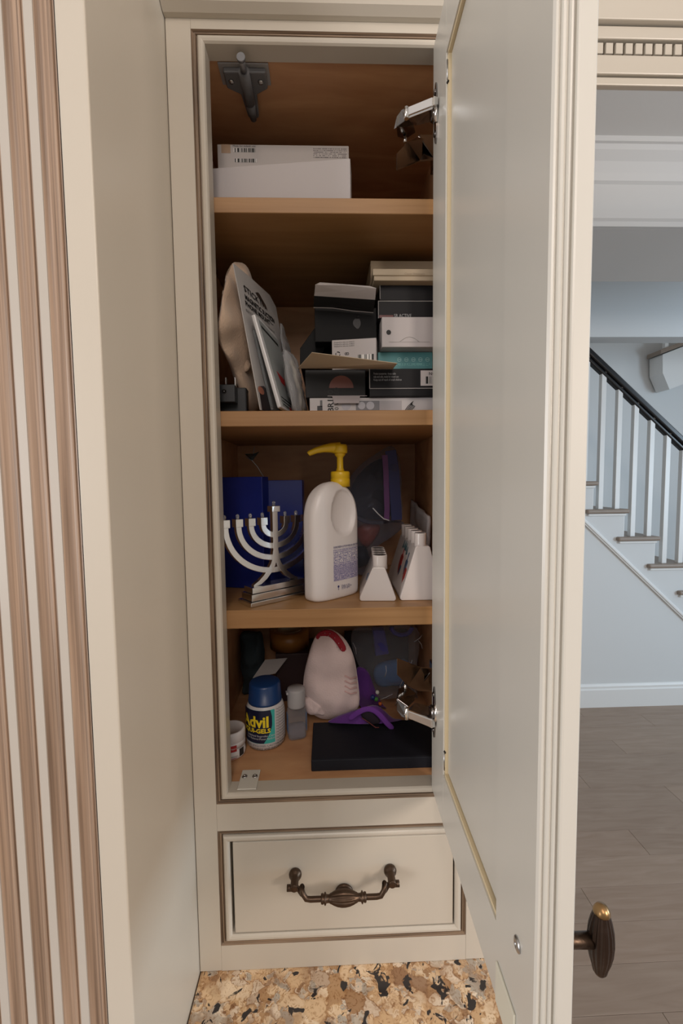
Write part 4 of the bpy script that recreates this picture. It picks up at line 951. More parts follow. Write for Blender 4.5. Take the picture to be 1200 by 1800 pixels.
pcz = zat(598, 866, .60) - Z3; pc = at(603, 850, .588)
lx = (pc - Vector((bcx.x, .581, 0))).x * math.cos(bang) + (pc.y - .581) * math.sin(bang)
zz_ = lambda py: zat(598, py, .589) - Z3
m = MB(); m.lathe([(0.0, zz_(856)), (0.0132, zz_(856)), (0.0132, zz_(842)), (0.0126, zz_(841.5)), (0.0126, zz_(841)), (0.0131, zz_(840.5)), (0.0130, zz_(831)), (0.0118, zz_(829)), (0, zz_(829))], (lx, 0, 0), 60, flute=lambda a, h: 1 - 0.012 * (0.5 - 0.5 * math.cos(36 * a))); m.obj('pump_collar', yel, t)
m = MB(); m.lathe([(0.0058, zz_(829)), (0.0055, zz_(826)), (0.0044, zz_(823)), (0.0042, zz_(805)), (0.0050, zz_(803)), (0.0072, zz_(800)), (0.0074, zz_(797)), (0.0066, zz_(796)), (0.0070, zz_(793))], (lx, 0, 0), 28); m.obj('pump_stem', yel, t)
# head and nozzle in local frame: nozzle points towards the left of the picture
hd = Vector((math.cos(-bang + math.radians(188)), math.sin(-bang + math.radians(188)), 0)); zt_ = zz_(789)
m = MB(); c0 = Vector((lx, 0, zz_(788)))
m.lathe([(0, zz_(797)), (0.0098, zz_(797)), (0.0102, zz_(793)), (0.0100, zz_(785)), (0.0088, zz_(781.5)), (0.0, zz_(780.5))], (lx, 0, 0), 32)
pth = [c0 + hd * 0.0 + Vector((0, 0, 0.0004)), c0 + hd * 0.012 + Vector((0, 0, 0.0006)), c0 + hd * 0.022 + Vector((0, 0, -0.0004)), c0 + hd * 0.032 + Vector((0, 0, -0.0028)), c0 + hd * 0.0415 + Vector((0, 0, -0.0068)), c0 + hd * 0.0430 + Vector((0, 0, -0.0080))]
m.tube(pth, [0.0080, 0.0066, 0.0052, 0.0042, 0.0036, 0.0030], 18); m.obj('pump_head', yel, t, merge=False)

# two white ceramic menorahs, seen end-on
glz = mat('white_ceramic', (0.68, 0.63, 0.61, 1), 0.14)
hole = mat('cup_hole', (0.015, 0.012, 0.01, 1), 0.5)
redp = mat('red_paint', rgb(150, 40, 36), 0.35); bluep = mat('blue_paint', rgb(60, 80, 104), 0.35); tealp = mat('teal_paint', rgb(44, 84, 92), 0.4)
def ceramic(label, bl, br, tl, tr, yb, yt, cup, ycup, Y0, L_b, n, rr, art, splay):
    """white ceramic prism menorah: bottom and top edge of its end face in the picture, cups along the ridge"""
    zb_ = Z3 + 0.0003
    A = at(bl, yb, Y0); B_ = at(br, yb, Y0); Ct = at(tl, yt, Y0); Dt = at(tr, yt, Y0)
    t = thing('ceramic_menorah', label, 'menorah', ((A.x + B_.x) / 2, Y0, zb_), group='white ceramic menorahs on the third shelf')
    cx_ = t.location.x; hb = zat(cup, yt, Y0) - zb_
    x0, x1, x2, x3 = A.x - cx_, B_.x - cx_, Ct.x - cx_, Dt.x - cx_
    e = 0.004; m = MB(); vs = []; ns = 8
    sec = [(x0 + 0.002, 0), (x1 - 0.002, 0), (x1, 0.002), (x1 - 0.0003, 0.005), (x3, hb - 0.0012), (x3 - 0.0015, hb), (x2 + 0.0015, hb), (x2, hb - 0.0012), (x0 + 0.0003, 0.005), (x0, 0.002)]
    xm = (x0 + x1) / 2
    for (y, s_, l) in ((0, .965, 0.0), (0.0008, .99, 0), (0.0025, 1, 0), (L_b - 0.0025, 1, 0), (L_b, .97, 0)):
        vs += [(xm + (x - xm) * s_, y + splay * (hb - z) * (-1 if y < L_b / 2 else 1) * 0 + splay * z * (1 if y < .01 else 0), z) for x, z in sec]
    q = len(sec); fs = [(j*q+i, j*q+(i+1)%q, (j+1)*q+(i+1)%q, (j+1)*q+i) for j in range(4) for i in range(q)] + [list(range(q))[::-1], [4*q+i for i in range(q)]]
    m.add(vs, fs, 0, False); m.obj('body', glz, t, bevel=0.0012, seg=3)
    cc = at(cup, ycup, Y0).x - cx_; hcup = zat(cup, ycup, Y0 + rr) - zb_
    for i in range(n):
        y = rr * 1.1 + splay * hb + (L_b - 2.6 * rr - splay * hb) * i / (n - 1)
        m = MB(); m.lathe([(rr * 1.05, hb - 0.003), (rr * 0.96, hb + 0.003), (rr, hcup - 0.001), (rr * 0.96, hcup), (rr * 0.86, hcup), (rr * 0.84, hcup - 0.004)], (cc, y, 0), 22); m.obj('candle_cup', glz, t)
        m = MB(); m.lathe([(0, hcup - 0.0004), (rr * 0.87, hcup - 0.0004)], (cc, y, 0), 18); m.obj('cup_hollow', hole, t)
    sl_ = Vector((x2 - x0, 0, hb)); n_l = Vector((-hb, 0, x2 - x0)).normalized()
    def sp(y, v): return Vector((x0, y, 0)) + sl_ * v + n_l * 0.0004
    for (nm, mt, pts) in art:
        m = MB(); m.prism([sp(y, v) for y, v in pts], n_l * 0.0005); m.obj(nm, mt, t)
    t.rotation_euler.z = -0.07 if L_b < .1 else -0.02
    return t
def kite(y, v, s_): return [(y - s_ * .5, v + .10 * s_ / .012), (y - s_ * .5, v - .04 * s_ / .012), (y, v - .14 * s_ / .012), (y + s_ * .5, v - .04 * s_ / .012), (y + s_ * .5, v + .10 * s_ / .012), (y, v + .13 * s_ / .012)]
def stick(y, v): return [(y - 0.0012, v), (y + 0.0012, v), (y + 0.0022, v + .16), (y - 0.0002, v + .17)]
ceramic('small white ceramic menorah seen end-on beside the lotion bottle', 632, 696, 654, 677, 1067, 998, 668, 975, .549, .088, 5, 0.0112 * .9 * 0.95, [('star_paint', bluep, [(0.010, .72), (0.016, .78), (0.018, .70), (0.026, .72), (0.019, .64), (0.020, .56), (0.014, .61), (0.008, .57)]), ('star_paint', tealp, [(0.004, .12), (0.012, .16), (0.010, .05), (0.005, .06)])], 0.03)
ceramic('larger white ceramic menorah with painted dreidels, right end of the third shelf', 703, 778, 731, 757, 1067, 961, 741.5, 937, .549, .135, 5, 0.0078,
        [('dreidel_paint', bluep, kite(0.026, .56, 0.013)), ('dreidel_paint', redp, kite(0.018, .42, 0.013)), ('dreidel_stem', bluep, stick(0.026, .66)), ('dreidel_paint', redp, kite(0.066, .52, 0.018)), ('dreidel_stem', redp, stick(0.066, .66)), ('dreidel_paint', bluep, kite(0.058, .40, 0.010)),
         ('letter_paint', tealp, [(0.052, .80), (0.058, .95), (0.062, .80)]), ('letter_paint', tealp, [(0.064, .80), (0.067, .97), (0.072, .84)]), ('letter_paint', tealp, [(0.076, .82), (0.080, .97), (0.086, .80)]), ('letter_paint', tealp, [(0.040, .76), (0.046, .90), (0.048, .74)])], 0.05)

# zip bag
t = thing('zip_bag', 'clear zip bag with purple zipper and dark contents behind the pump bottle', 'bag', (at(660, 1000, .70).x, .70, Z3))
Yz = .69
ol = [(612, 850), (628, 822), (660, 798), (688, 784), (700, 806), (704, 860), (706, 914), (690, 918), (660, 922), (636, 918), (616, 900)]
m = MB(); m.blob([at(a, b_, Yz) for a, b_ in ol], at(662, 862, Yz), 0.016, (0.1, -1, 0), rings=9, amp=0.010, fr=40); m.obj('bag', film('zip_film', (0.72, 0.74, 0.84, 1), 0.93, 0.14), t, rel=True)
m = MB(); m.blob([at(a, b_, Yz + .01) for a, b_ in [(618, 905), (650, 915), (706, 916), (700, 935), (665, 958), (650, 975), (648, 1006), (622, 1006), (616, 960)]], at(645, 940, Yz + .01), 0.02, (0.1, -1, 0), rings=8, amp=0.010, fr=50, seed=3); m.obj('bag', MATS['zip_film'], t, rel=True)
m = MB(); m.blob([at(a, b_, Yz + .03) for a, b_ in [(620, 850), (650, 815), (680, 808), (692, 850), (690, 905), (640, 912), (615, 895)]], at(655, 862, Yz + .03), 0.012, (0, -1, 0), rings=7, amp=0.012, fr=50, seed=7); m.obj('dark_contents', mat('navy_contents', (0.006, 0.007, 0.016, 1), 0.6, spec=0.2), t, rel=True)
m = MB(); m.blob([at(a, b_, Yz + .02) for a, b_ in [(628, 928), (648, 918), (668, 924), (660, 945), (645, 962), (630, 950)]], at(648, 938, Yz + .02), 0.010, (0, -1, 0), rings=5, amp=0.004); m.obj('orange_contents', mat('orange_contents', rgb(150, 66, 48), 0.4), t, rel=True)
m = MB(); m.blob([at(a, b_, Yz + .02) for a, b_ in [(622, 965), (640, 960), (648, 975), (650, 988), (640, 994), (620, 994)]], at(636, 980, Yz + .02), 0.014, (0, -1, 0), rings=5, amp=0.006); m.obj('dark_contents', MATS['navy_contents'], t, rel=True)
m = MB(); m.ribbon([at(a, b_, Yz - .018) for a, b_ in ((676, 800), (678, 830), (679, 865), (680, 895), (679, 914))], 0.0042, 0.0006, (0.1, -1, 0)); m.obj('zipper', mat('purple_zip', rgb(108, 68, 122), 0.35), t, rel=True)
m = MB(); m.ribbon([at(a, b_, Yz - .016) for a, b_ in ((686, 792), (692, 830), (694, 865), (696, 895), (697, 914))], 0.0085, 0.0005, (0.1, -1, 0)); m.obj('blue_band', mat('blue_zip', rgb(48, 56, 104), 0.35), t, rel=True)
m = MB(); m.tube([at(a, b_, Yz - .030) for a, b_ in ((655, 893), (664, 903), (674, 912), (684, 915))], 0.0009, 6); m.obj('crease', mat('bag_crease', (0.7, 0.7, 0.75, 1), 0.08), t, rel=True)  # pale strand painting a bright glint along the fold of the bag

# white paper bag with recycling marks at right
t = thing('paper_bag', 'white paper bag with black recycling marks leaning at the right side', 'bag', (at(757, 930, .70).x, .70, Z3))
A = at(722, 878, .775); Bq = at(775, 908, .66); 
zlow = Z3 + 0.001
pts = [Vector((A.x, A.y, zlow)), Vector((min(Bq.x, IX1 - 0.004), Bq.y, zlow)), Vector((min(Bq.x, IX1 - 0.004), Bq.y, Bq.z)), A]
m = MB(); n1 = (pts[1] - pts[0]).cross(pts[3] - pts[0]).normalized()
nu, nv = 12, 12; vs = []
for i in range(nu + 1):
    for j in range(nv + 1):
        p = (pts[0].lerp(pts[1], i / nu)).lerp(pts[3].lerp(pts[2], i / nu), j / nv); vs.append(p + n1 * noise.noise(p * 45) * 0.004)
m.add(vs, [(i*(nv+1)+j, (i+1)*(nv+1)+j, (i+1)*(nv+1)+j+1, i*(nv+1)+j+1) for i in range(nu) for j in range(nv)], 0, True)
o = m.obj('body', mat('paper_white', (0.78, 0.74, 0.76, 1), 0.7), t, rel=True); sdf = o.modifiers.new('s', 'SOLIDIFY'); sdf.thickness = 0.004; sdf.offset = 0
rc = at(751, 942, .685); ex = (pts[1] - pts[0]).normalized()
def mark(m, c0, r_, th_):
    for q in range(3):
        a = q * 2.094 + 0.7; P_ = [c0 + ex * r_ * math.cos(a + j * .3) + Vector((0, 0, r_ * math.sin(a + j * .3))) for j in range(5)]
        m.ribbon(P_, th_, 0.0006, n1)
c0 = pts[0].lerp(pts[1], (rc.x - pts[0].x) / (pts[1].x - pts[0].x)); c0.z = rc.z
m = MB(); mark(m, c0 + n1 * 0.006, 0.0085, 0.0022); o = m.obj('recycling_mark', ink, t, rel=True)
m = MB(); mark(m, c0 + n1 * 0.006 + Vector((0, 0, 0.022)), 0.006, 0.0016); m.obj('print_mark', ink, t, rel=True)

# ---- bottom compartment
def cyl(name, label, px_, Yc):
    v = at(px_, 1300, Yc); return thing(name, label, 'bottle', (v.x, Yc, Z4 + 0.0003))
# Advil bottle
Yc = .604; t = cyl('pill_bottle', 'large white pill bottle with blue cap, navy label and yellow lettering', 467.5, Yc)
R = 0.0275; kz_ = lambda py: zat(467, py, Yc) - Z4
hb_ = kz_(1228); ht = kz_(1197)
m = MB(); m.lathe([(0, 0.001), (R * .80, 0), (R * .93, 0.0018), (R, 0.008), (R, hb_ - 0.016), (R * .985, hb_ - 0.012), (R * .93, hb_ - 0.006), (R * .80, hb_ + 0.0005), (R * .72, hb_ + 0.002), (R * .72, hb_ + 0.006), (0, hb_ + 0.006)], seg=48); m.obj('body', white_pl, t)
m = MB(); m.lathe([(R * .70, hb_ - 0.0015), (R * .86, hb_ - 0.0015), (R * .86, hb_ + 0.002), (R * .84, hb_ + 0.0022), (R * .80, ht - 0.003), (R * .76, ht - 0.0008), (R * .70, ht), (0, ht)], seg=96, flute=lambda a, h: 1 - 0.008 * (0.5 - 0.5 * math.cos(48 * a))); m.obj('cap', mat('blue_cap', rgb(22, 58, 108), 0.35), t)
RL = R + 0.0002; fa = -math.pi / 2
def py2z(py): return zat(467, py, Yc - R) - Z4
zl0, zl1 = max(.0062, py2z(1323)), py2z(1250)
navy = mat('label_navy', rgb(16, 22, 52), 0.35); tealm = mat('label_teal', rgb(62, 176, 168), 0.35)
m = MB(); patch(m, RL, fa - 1.3, fa + 0.62, zl0 + 0.006, zl1); m.obj('label_teal', tealm, t)
m = MB(); n = 16; vs = []
for i in range(n + 1):      # navy field with a curved right edge
    v = i / n; edge = 0.47 - 1.05 * max(0, 0.55 - v) ** 1.5 - 0.5 * max(0, v - .8) ** 1.2
    for j in range(9): a = fa - 1.35 + (edge + 1.35) * j / 8; vs.append(((RL + .0002) * math.cos(a), (RL + .0002) * math.sin(a), zl0 + 0.0065 + (zl1 - zl0 - 0.0065) * v))
m.add(vs, [(i*9+j, i*9+j+1, (i+1)*9+j+1, (i+1)*9+j) for i in range(n) for j in range(8)], 0, True); m.obj('label_navy', navy, t)
m = MB(); wrap(m, 'Advil', 0.0215, RL + .0004, fa - 1.22, py2z(1279), bold=0.0007, wide=0.98); wrap(m, 'LIQUI-GELS', 0.0083, RL + .0004, fa - 1.28, py2z(1289), bold=0.0003, wide=1.12); m.obj('lettering_print', mat('yellow_ink', rgb(240, 214, 40), 0.4), t)
m = MB(); wrap(m, 'Solubilized Ibuprofen Capsules, 200 mg', 0.0040, RL + .0004, fa - 0.95, py2z(1296)); wrap(m, 'Pain Reliever/Fever Reducer (NSAID)', 0.0040, RL + .0004, fa - 0.95, py2z(1301)); wrap(m, '160 Liquid Filled Capsules', 0.0038, RL + .0004, fa - 0.60, py2z(1312)); m.obj('lettering_print', mat('white_ink', (0.6, 0.6, 0.6, 1), 0.5), t)
m = MB(); wrap(m, 'READ ENCLOSED CAUTION FOR COMPLETE', 0.0040, RL + .0004, fa - 0.95, zl0 + 0.0018); wrap(m, 'WARNINGS AND INFORMATION', 0.0040, RL + .0004, fa - 0.75, zl0 - 0.0028); 
for q in range(13): wrap(m, 'Drug Facts uses warn', 0.0035, RL + .0004, fa + 0.68, zl1 - 0.002 - q * 0.0041, wide=0.6)
m.obj('fine_print', ink, t)
# small pill bottle, left
Yc = .577; t = cyl('pill_bottle', 'small white pill bottle with red and orange label, far left', 406, Yc)
R = 0.0192; kz_ = lambda py: zat(407, py, Yc) - Z4
hb_ = kz_(1304); ht = kz_(1279)
m = MB(); m.lathe([(0, 0.0005), (R * .85, 0), (R * .97, 0.002), (R, 0.005), (R, hb_ - 0.009), (R * .95, hb_ - 0.004), (R * .80, hb_), (R * .78, hb_ + 0.004), (0, hb_ + 0.004)], seg=40); m.obj('body', white_pl, t)
m = MB(); m.lathe([(R * .80, hb_ - 0.001), (R * 1.0, hb_ - 0.001), (R * 1.0, hb_ + 0.006), (R * .985, hb_ + 0.0065), (R * 1.01, hb_ + 0.007), (R * 1.01, ht - 0.003), (R * .97, ht), (R * .86, ht + 0.0004), (R * .84, ht - 0.0006), (0, ht - 0.0006)], seg=80, flute=lambda a, h: 1 - 0.008 * (0.5 - 0.5 * math.cos(40 * a))); m.obj('cap', white_pl, t)
RL = R + .0002; pz = lambda py: zat(407, py, Yc - R) - Z4
m = MB(); patch(m, RL, fa - 1.2, fa + 0.60, pz(1324), pz(1313)); m.obj('label_red', mat('label_red', rgb(160, 34, 38), 0.4), t)
m = MB(); patch(m, RL + .0001, fa - .1, fa + 0.60, max(.004, pz(1344)), pz(1336)); m.obj('label_red', MATS['label_red'], t)
m = MB(); patch(m, RL, fa - 1.2, fa + 0.60, max(.0018, pz(1350)), pz(1338)); m.obj('label_orange', mat('label_orange', rgb(222, 98, 30), 0.4), t)
m = MB(); patch(m, RL, fa + 0.80, fa + 1.2, max(.004, pz(1342)), pz(1322)); m.obj('label_black', ink, t)
m = MB(); wrap(m, 'n', 0.0075, RL + .0003, fa - 0.28, pz(1330), bold=0.0003); wrap(m, 'laxative', 0.0030, RL + .0003, fa - 0.3, pz(1334)); wrap(m, 'stool softener', 0.0026, RL + .0003, fa - 0.1, pz(1333)); m.obj('lettering_print', ink, t)
m = MB(); wrap(m, 'compare to', 0.0030, RL + .0003, fa + 0.05, pz(1319.5)); m.obj('lettering_print', MATS['white_ink'], t)
# clear sanitiser bottle
Yc = .612; v = at(522, 1300, Yc); t = thing('sanitizer_bottle', 'small clear gel bottle with frosted flip cap beside the blue-capped bottle', 'bottle', (v.x, Yc, Z4 + 0.0003), (0, 0, 0.25))
kz_ = lambda py: zat(522, py, Yc) - Z4
def rrect(m, A_, B_, z0, z1, r_=0.35, mi=0, lv=None):
    lv = lv or [(z0, .88), (z0 + 0.002, .97), (z0 + 0.004, 1), (z1 - 0.006, 1), (z1 - 0.003, .93), (z1, .70)]
    n = 36; vs = []
    for (z, s_) in lv:
        for i in range(n):
            a = 2 * math.pi * i / n; ca, sa = math.cos(a), math.sin(a)
            vs.append((A_ * s_ * math.copysign(abs(ca) ** .55, ca), B_ * s_ * math.copysign(abs(sa) ** .55, sa), z))
    q = len(lv); m.add(vs, [(j*n+i, j*n+(i+1)%n, (j+1)*n+(i+1)%n, (j+1)*n+i) for j in range(q-1) for i in range(n)] + [list(range(n))[::-1], [(q-1)*n+i for i in range(n)]], mi, True); return m
hb_ = kz_(1240)
rrect(MB(), 0.0135, 0.0100, 0, hb_).obj('body', film('clear_bottle', (0.88, 0.89, 0.92, 1), 0.90, 0.08), t)
m = MB(); rrect(m, 0.0122, 0.0088, 0.0015, 0.02, lv=[(0.0015, .9), (0.004, 1), (0.017, 1)]); m.obj('gel', film('gel_film', (0.80, 0.80, 0.86, 1), 0.88, 0.1), t)
m = MB(); m.lathe([(0.0088, hb_ - 0.0005), (0.0128, hb_), (0.0130, kz_(1238)), (0.0130, kz_(1212)), (0.0122, kz_(1209)), (0, kz_(1208.5))], seg=36); m.obj('cap', mat('frosted_cap', (0.46, 0.45, 0.46, 1), 0.4, trans=0.15), t)
m = MB(); m.box((-0.0148, -0.004, kz_(1218)), (-0.0115, 0.004, kz_(1214))); m.obj('thumb_tab', MATS['frosted_cap'], t, bevel=0.0006)
m = MB(); m.box((0.0136, -0.006, 0.010), (0.0139, 0.006, hb_ - 0.010)); m.box((-0.0139, -0.006, 0.010), (-0.0136, 0.006, hb_ - 0.010)); m.obj('side_label', mat('pale_blue_label', rgb(120, 150, 190), 0.5), t)
# black planner
t = thing('planner', 'black closed planner case lying flat at the front right', 'notebook', (at(655, 1350, .56).x, .56, Z4 + 0.0003))
lf = onz(547, 1357, Z4); zt2 = zat(600, 1334, lf.y + 0.001)
xw = 0.1535
blk2 = mat('black_leatherette', (0.011, 0.012, 0.017, 1), 0.6, spec=0.2, bump=0.15, bscale=500)
y0 = lf.y
MB().box((lf.x, y0 + 0.002, Z4 + 0.0003), (xw, y0 + 0.088, Z4 + 0.0025)).obj('cover', blk2, t, rel=True, bevel=0.001)
MB().box((lf.x, y0 + 0.002, zt2 - 0.0022), (xw, y0 + 0.088, zt2)).obj('cover', blk2, t, rel=True, bevel=0.001)
MB().box((lf.x, y0, Z4 + 0.0003), (xw, y0 + 0.0024, zt2)).obj('spine', blk2, t, rel=True, bevel=0.002)
MB().box((lf.x + 0.002, y0 + 0.0026, Z4 + 0.003), (xw - 0.001, y0 + 0.086, zt2 - 0.0026)).obj('pages', mat('dark_pages', (0.03, 0.03, 0.032, 1), 0.7), t, rel=True)
ztop = zt2
# purple felt bag
pur = mat('purple_felt', rgb(92, 44, 128), 0.9, bump=0.5, bscale=500, sheen=0.3)
t = thing('felt_bag', 'purple felt bag slumped on the black planner', 'bag', (at(640, 1275, .66).x, .665, ztop))
Yp = .655
def P_(pts, Y, zmin=None): 
    o = [at(a, b_, Y) for a, b_ in pts]; zmin = zmin or Z4 + .005
    return [Vector((min(v.x, IX1 - .012), v.y, max(v.z, zmin))) for v in o]
zm = ztop + 0.0015
m = MB(); m.blob(P_([(576, 1270), (600, 1256), (632, 1246), (662, 1240), (690, 1262), (706, 1284), (690, 1290), (640, 1290), (606, 1282)], Yp - .036, zm), at(645, 1269, Yp - .036), 0.016, (0.0, -1, 0.35), rings=8, amp=0.005, fr=60); m.obj('body', pur, t, rel=True)
m = MB(); m.blob(P_([(626, 1180), (636, 1172), (648, 1182), (660, 1215), (676, 1244), (676, 1258), (650, 1262), (632, 1240)], .677), at(645, 1222, .677), 0.006, (0.0, -1, 0.1), rings=6, amp=0.006, fr=60, seed=2); m.obj('body', pur, t, rel=True)
m = MB(); pp = [(612, 1266), (624, 1256), (636, 1248), (648, 1245), (661, 1250), (672, 1262), (682, 1274), (692, 1282)]
m.ribbon([at(a, b_, Yp - .057) for a, b_ in pp], 0.0042, 0.0014, (0, -1, 0.2)); m.obj('rim', mat('purple_felt_rim', rgb(104, 52, 142), 0.9), t, rel=True, sub=1)
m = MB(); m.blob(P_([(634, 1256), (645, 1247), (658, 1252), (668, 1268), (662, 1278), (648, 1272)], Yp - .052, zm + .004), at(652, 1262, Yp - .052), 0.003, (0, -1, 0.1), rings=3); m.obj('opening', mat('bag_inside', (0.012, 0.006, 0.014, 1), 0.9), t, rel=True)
m = MB(); m.tube(P_([(636, 1262), (648, 1270), (660, 1280), (666, 1285)], Yp - .058, zm + .002), 0.0007, 6); m.obj('cord', mat('dark_red_cord', rgb(96, 40, 40), 0.6), t, rel=True)
# white plush sock with red band
t = thing('plush_sock', 'white plush slipper sock with dotted red band leaning on the purple bag', 'sock', (at(585, 1250, .64).x, .64, ztop))
wp = mat('white_plush', rgb(226, 206, 204), 0.95, bump=0.8, bscale=450, var=0.05, vscale=30, sheen=0.3)
ol = [(573, 1107), (590, 1110), (608, 1126), (621, 1152), (628, 1190), (631, 1238), (612, 1252), (588, 1262), (568, 1265), (550, 1254), (540, 1235), (533, 1210), (537, 1170), (548, 1132), (558, 1113)]
Ys = .648
m = MB(); O = P_(ol, Ys); m.blob(O, at(583, 1195, Ys), 0.017, (0.1, -1, 0.1), rings=14, amp=0.010, fr=30, pw=0.45); m.obj('foot', wp, t, rel=True)
m = MB(); m.blob(P_([(533, 1228), (548, 1226), (566, 1238), (572, 1256), (562, 1265), (545, 1258), (536, 1244)], Ys - .006, zm), at(552, 1246, Ys - .006), 0.010, (0, -1, 0), rings=6, amp=0.005, fr=90); m.obj('cuff', wp, t, rel=True)
m = MB(); red = mat('red_felt', rgb(150, 24, 40), 0.8)
bp_ = [(556, 1124), (562, 1116), (571, 1112), (582, 1113), (592, 1122), (600, 1134), (606, 1146)]
dep = lambda a, b_: Ys - 0.0165 * math.sqrt(max(0.0, 1 - (((a - 583) / 50) ** 2 + ((b_ - 1195) / 86) ** 2)) ** 1.0) - 0.0035
m.ribbon([at(a, b_, dep(a, b_)) for a, b_ in bp_], [0.0045, 0.0052, 0.0056, 0.0058, 0.0058, 0.0056, 0.0050], 0.0022, (0.1, -1, 0.3)); m.obj('red_band', red, t, rel=True, sub=1)
for q, (a, b_) in enumerate([(563, 1119), (571, 1113), (580, 1114), (588, 1121), (595, 1131), (600, 1141), (577, 1118), (592, 1138)]):
    m = MB(); v = at(a, b_, dep(a, b_) - .0028); m.lathe([(0.0007, 0.0006), (0.0004, -0.0004), (0, -0.0006)], v, 8, axis='Y'); m.obj('dot', white_cd, t, rel=True)
m = MB()
for q in range(4): m.tube([at(a, b_, Ys - .0165 + (a - 606) * .0003) for a, b_ in ((606, 1188 + q * 9), (616, 1193 + q * 9), (627, 1190 + q * 9))], 0.0011, 6)
m.obj('stitched_crease', mat('pink_plush', rgb(214, 178, 176), 0.95), t, rel=True)
# clear bag with blue things
t = thing('clear_bag', 'crinkled clear plastic bag with blue plastic things at the right', 'bag', (at(715, 1200, .68).x, .69, ztop))
m = MB(); ol = [(620, 1108), (660, 1104), (760, 1104), (768, 1160), (768, 1225), (740, 1270), (712, 1286), (695, 1282), (676, 1250), (655, 1215), (622, 1150)]
m.blob(P_(ol, .715), at(700, 1180, .715), 0.024, (0, -1, 0), rings=12, amp=0.016, fr=48, seed=9); m.obj('bag', film('crinkle_film', (0.90, 0.90, 0.94, 1), 0.90, 0.16), t, rel=True)
ind = mat('indigo_plastic', rgb(62, 56, 196), 0.4)
m = MB(); m.prism(P_([(655, 1108), (676, 1108), (684, 1150), (660, 1154)], .74), (0, 0.02, 0)); m.obj('indigo_handle', ind, t, rel=True, bevel=0.002)
m = MB(); m.tube([at(706 + 18 * math.cos(a), 1102 + 14 * math.sin(a), .74) for a in [math.pi * j / 10 for j in range(11)]], 0.0038, 10); m.obj('indigo_ring', ind, t, rel=True)
lb = mat('light_blue_foam', rgb(84, 158, 226), 0.7)
m = MB(); m.blob(P_([(656, 1184), (664, 1168), (690, 1160), (716, 1162), (724, 1188), (718, 1214), (690, 1222), (664, 1212)], .756), at(692, 1190, .756), 0.014, (0, -1, 0), rings=7, pw=.4, amp=0.003); m.obj('blue_sponge', lb, t, rel=True)
m = MB(); m.blob(P_([(716, 1170), (738, 1166), (744, 1190), (738, 1206), (718, 1206)], .756), at(730, 1186, .756), 0.012, (0, -1, 0), rings=6, pw=.4); m.obj('blue_sponge', lb, t, rel=True)
for nm, c_, (a, b_), r_ in (('toy_piece', rgb(200, 200, 196), (663, 1217), .0032), ('toy_piece', rgb(70, 130, 60), (661, 1229), .0036), ('toy_piece', rgb(196, 96, 40), (668, 1237), .003), ('toy_piece', rgb(30, 44, 110), (655, 1226), .004)):
    v = at(a, b_, .640); m = MB(); m.lathe([(0, -r_), (r_ * .7, -r_ * .7), (r_, 0), (r_ * .7, r_ * .8), (0, r_)], v, 12); m.obj(nm, mat('toy_%d' % int(c_[0] * 1000 + r_ * 1e6), c_, 0.4), t, rel=True)
rr_ = random.Random(3)
m = MB()
for (a, b_, c2, d2) in ((707, 1190, 703, 1205), (703, 1205, 700, 1222), (716, 1168, 708, 1186), (678, 1170, 676, 1190), (735, 1126, 742, 1140), (662, 1232, 690, 1220), (700, 1222, 694, 1240), (724, 1160, 716, 1176), (742, 1116, 728, 1128), (620, 1130, 626, 1150), (733, 1180, 724, 1200)):
    m.tube([at(a, b_, .688), at((a + c2) / 2 + 2, (b_ + d2) / 2, .686), at(c2, d2, .688)], 0.0006, 5)
m.obj('crease', MATS['bag_crease'], t, rel=True)  # pale strands paint the glints on the crinkled film
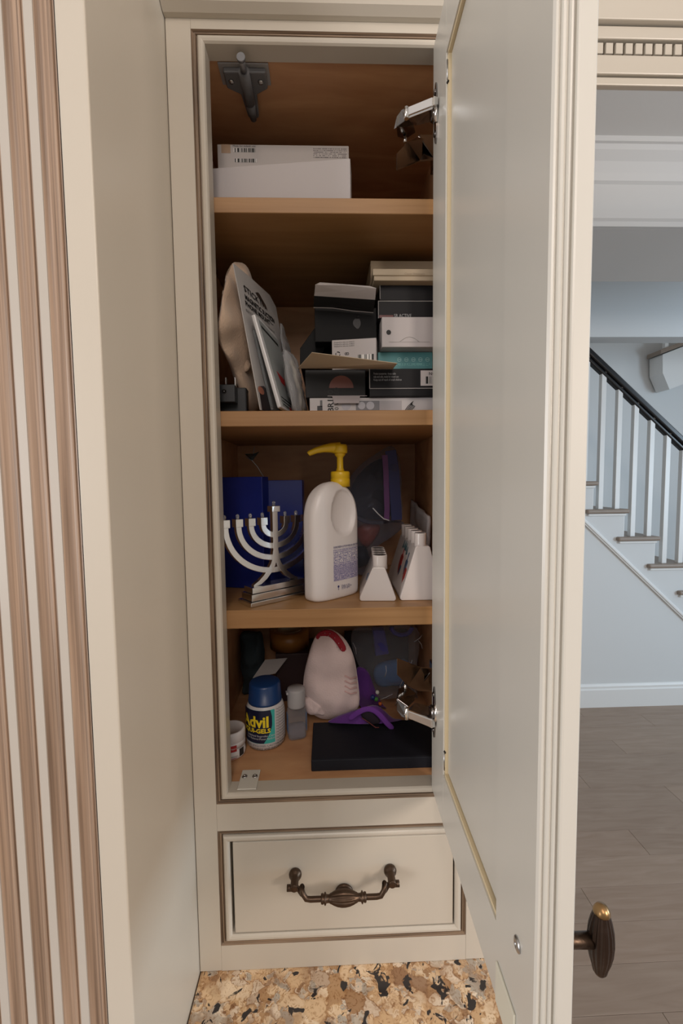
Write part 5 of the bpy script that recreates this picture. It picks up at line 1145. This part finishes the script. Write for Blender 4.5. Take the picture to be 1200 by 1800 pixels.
# dark things at the back left
t = thing('cloth_bundle', 'dark teal cloth bundle in the back left corner', 'cloth', (at(450, 1200, .73).x, .73, Z4))
dc = mat('dark_teal_cloth', rgb(40, 52, 58), 0.9, bump=0.5, bscale=200, var=0.4, vscale=40)
m = MB(); m.blob(P_([(424, 1112), (450, 1110), (460, 1114), (464, 1150), (466, 1200), (464, 1225), (430, 1225), (428, 1190), (424, 1150)], .742, Z4 + .004), at(446, 1170, .742), 0.024, (0, -1, 0), rings=9, amp=0.02, fr=40, seed=5); m.obj('body', dc, t, rel=True)
t = thing('dark_box', 'dark maroon carton under the tape roll at the back', 'box', (at(520, 1200, .74).x, .74, Z4))
a0 = at(484, 1150, .715); a1 = at(592, 1150, .715)
MB().box((a0.x, .715, Z4 + .0004), (a1.x, .785, a0.z)).obj('carton', mat('maroon_card', (0.03, 0.012, 0.012, 1), 0.6), t, rel=True, bevel=0.001)
zr = a0.z
t = thing('dark_case', 'flat dark carton standing behind the clear bag at the back', 'box', (at(675, 1200, .772).x, .772, Z4))
MB().box((at(606, 1150, .772).x, .772, Z4 + .0004), (at(718, 1150, .772).x, .786, at(650, 1112, .772).z)).obj('carton', mat('dark_plum_card', (0.02, 0.014, 0.02, 1), 0.6), t, rel=True, bevel=0.001)  # made-up dark sheet, added to darken the wood behind the bag
t = thing('tape_roll', 'amber packing tape roll lying flat behind the bottles', 'tape', (at(508, 1130, .74).x, .75, zr))
hr = zat(508, 1118, .715) - zr
v = t.location
m = MB(); rO = 0.034; m.lathe([(rO, 0.0005), (rO, hr), (rO * .62, hr), (rO * .62, 0.0005), (rO, 0.0005)], (v.x, v.y, v.z), 48); m.obj('tape', mat('amber_tape', rgb(150, 100, 46), 0.3), t, rel=True)
m = MB(); m.lathe([(rO * .61, 0.0006), (rO * .61, hr + .0004), (rO * .56, hr + .0004), (rO * .56, 0.0006), (rO * .61, 0.0006)], (v.x, v.y, v.z), 40); m.obj('core', kraft, t, rel=True)
m = MB(); m.prism([at(444, 1192, .68), at(484, 1184, .68), at(505, 1157, .705), at(466, 1160, .705)], (0, 0, 0.0004)); o = tag(m.obj('paper_slip', grey_in, rel=True), 'grey paper slip resting behind the blue cap', 'paper')

for o in list(bpy.data.objects):
    if o.parent is None and o.name.split('.')[0] == 'candle_box': o['group'] = 'navy blue cartons behind the menorah'
    if o.parent is None and o.name.split('.')[0] == 'pill_bottle': o['group'] = 'pill bottles on the cabinet floor'
    if o.parent is None and o.name.split('.')[0] == 'shallow_box': o['group'] = 'beige boxes on top of the pile'
    if o.parent is None and o.name.split('.')[0] in ('gadget_box', 'game_box'): o['group'] = 'black cartons in the pile'
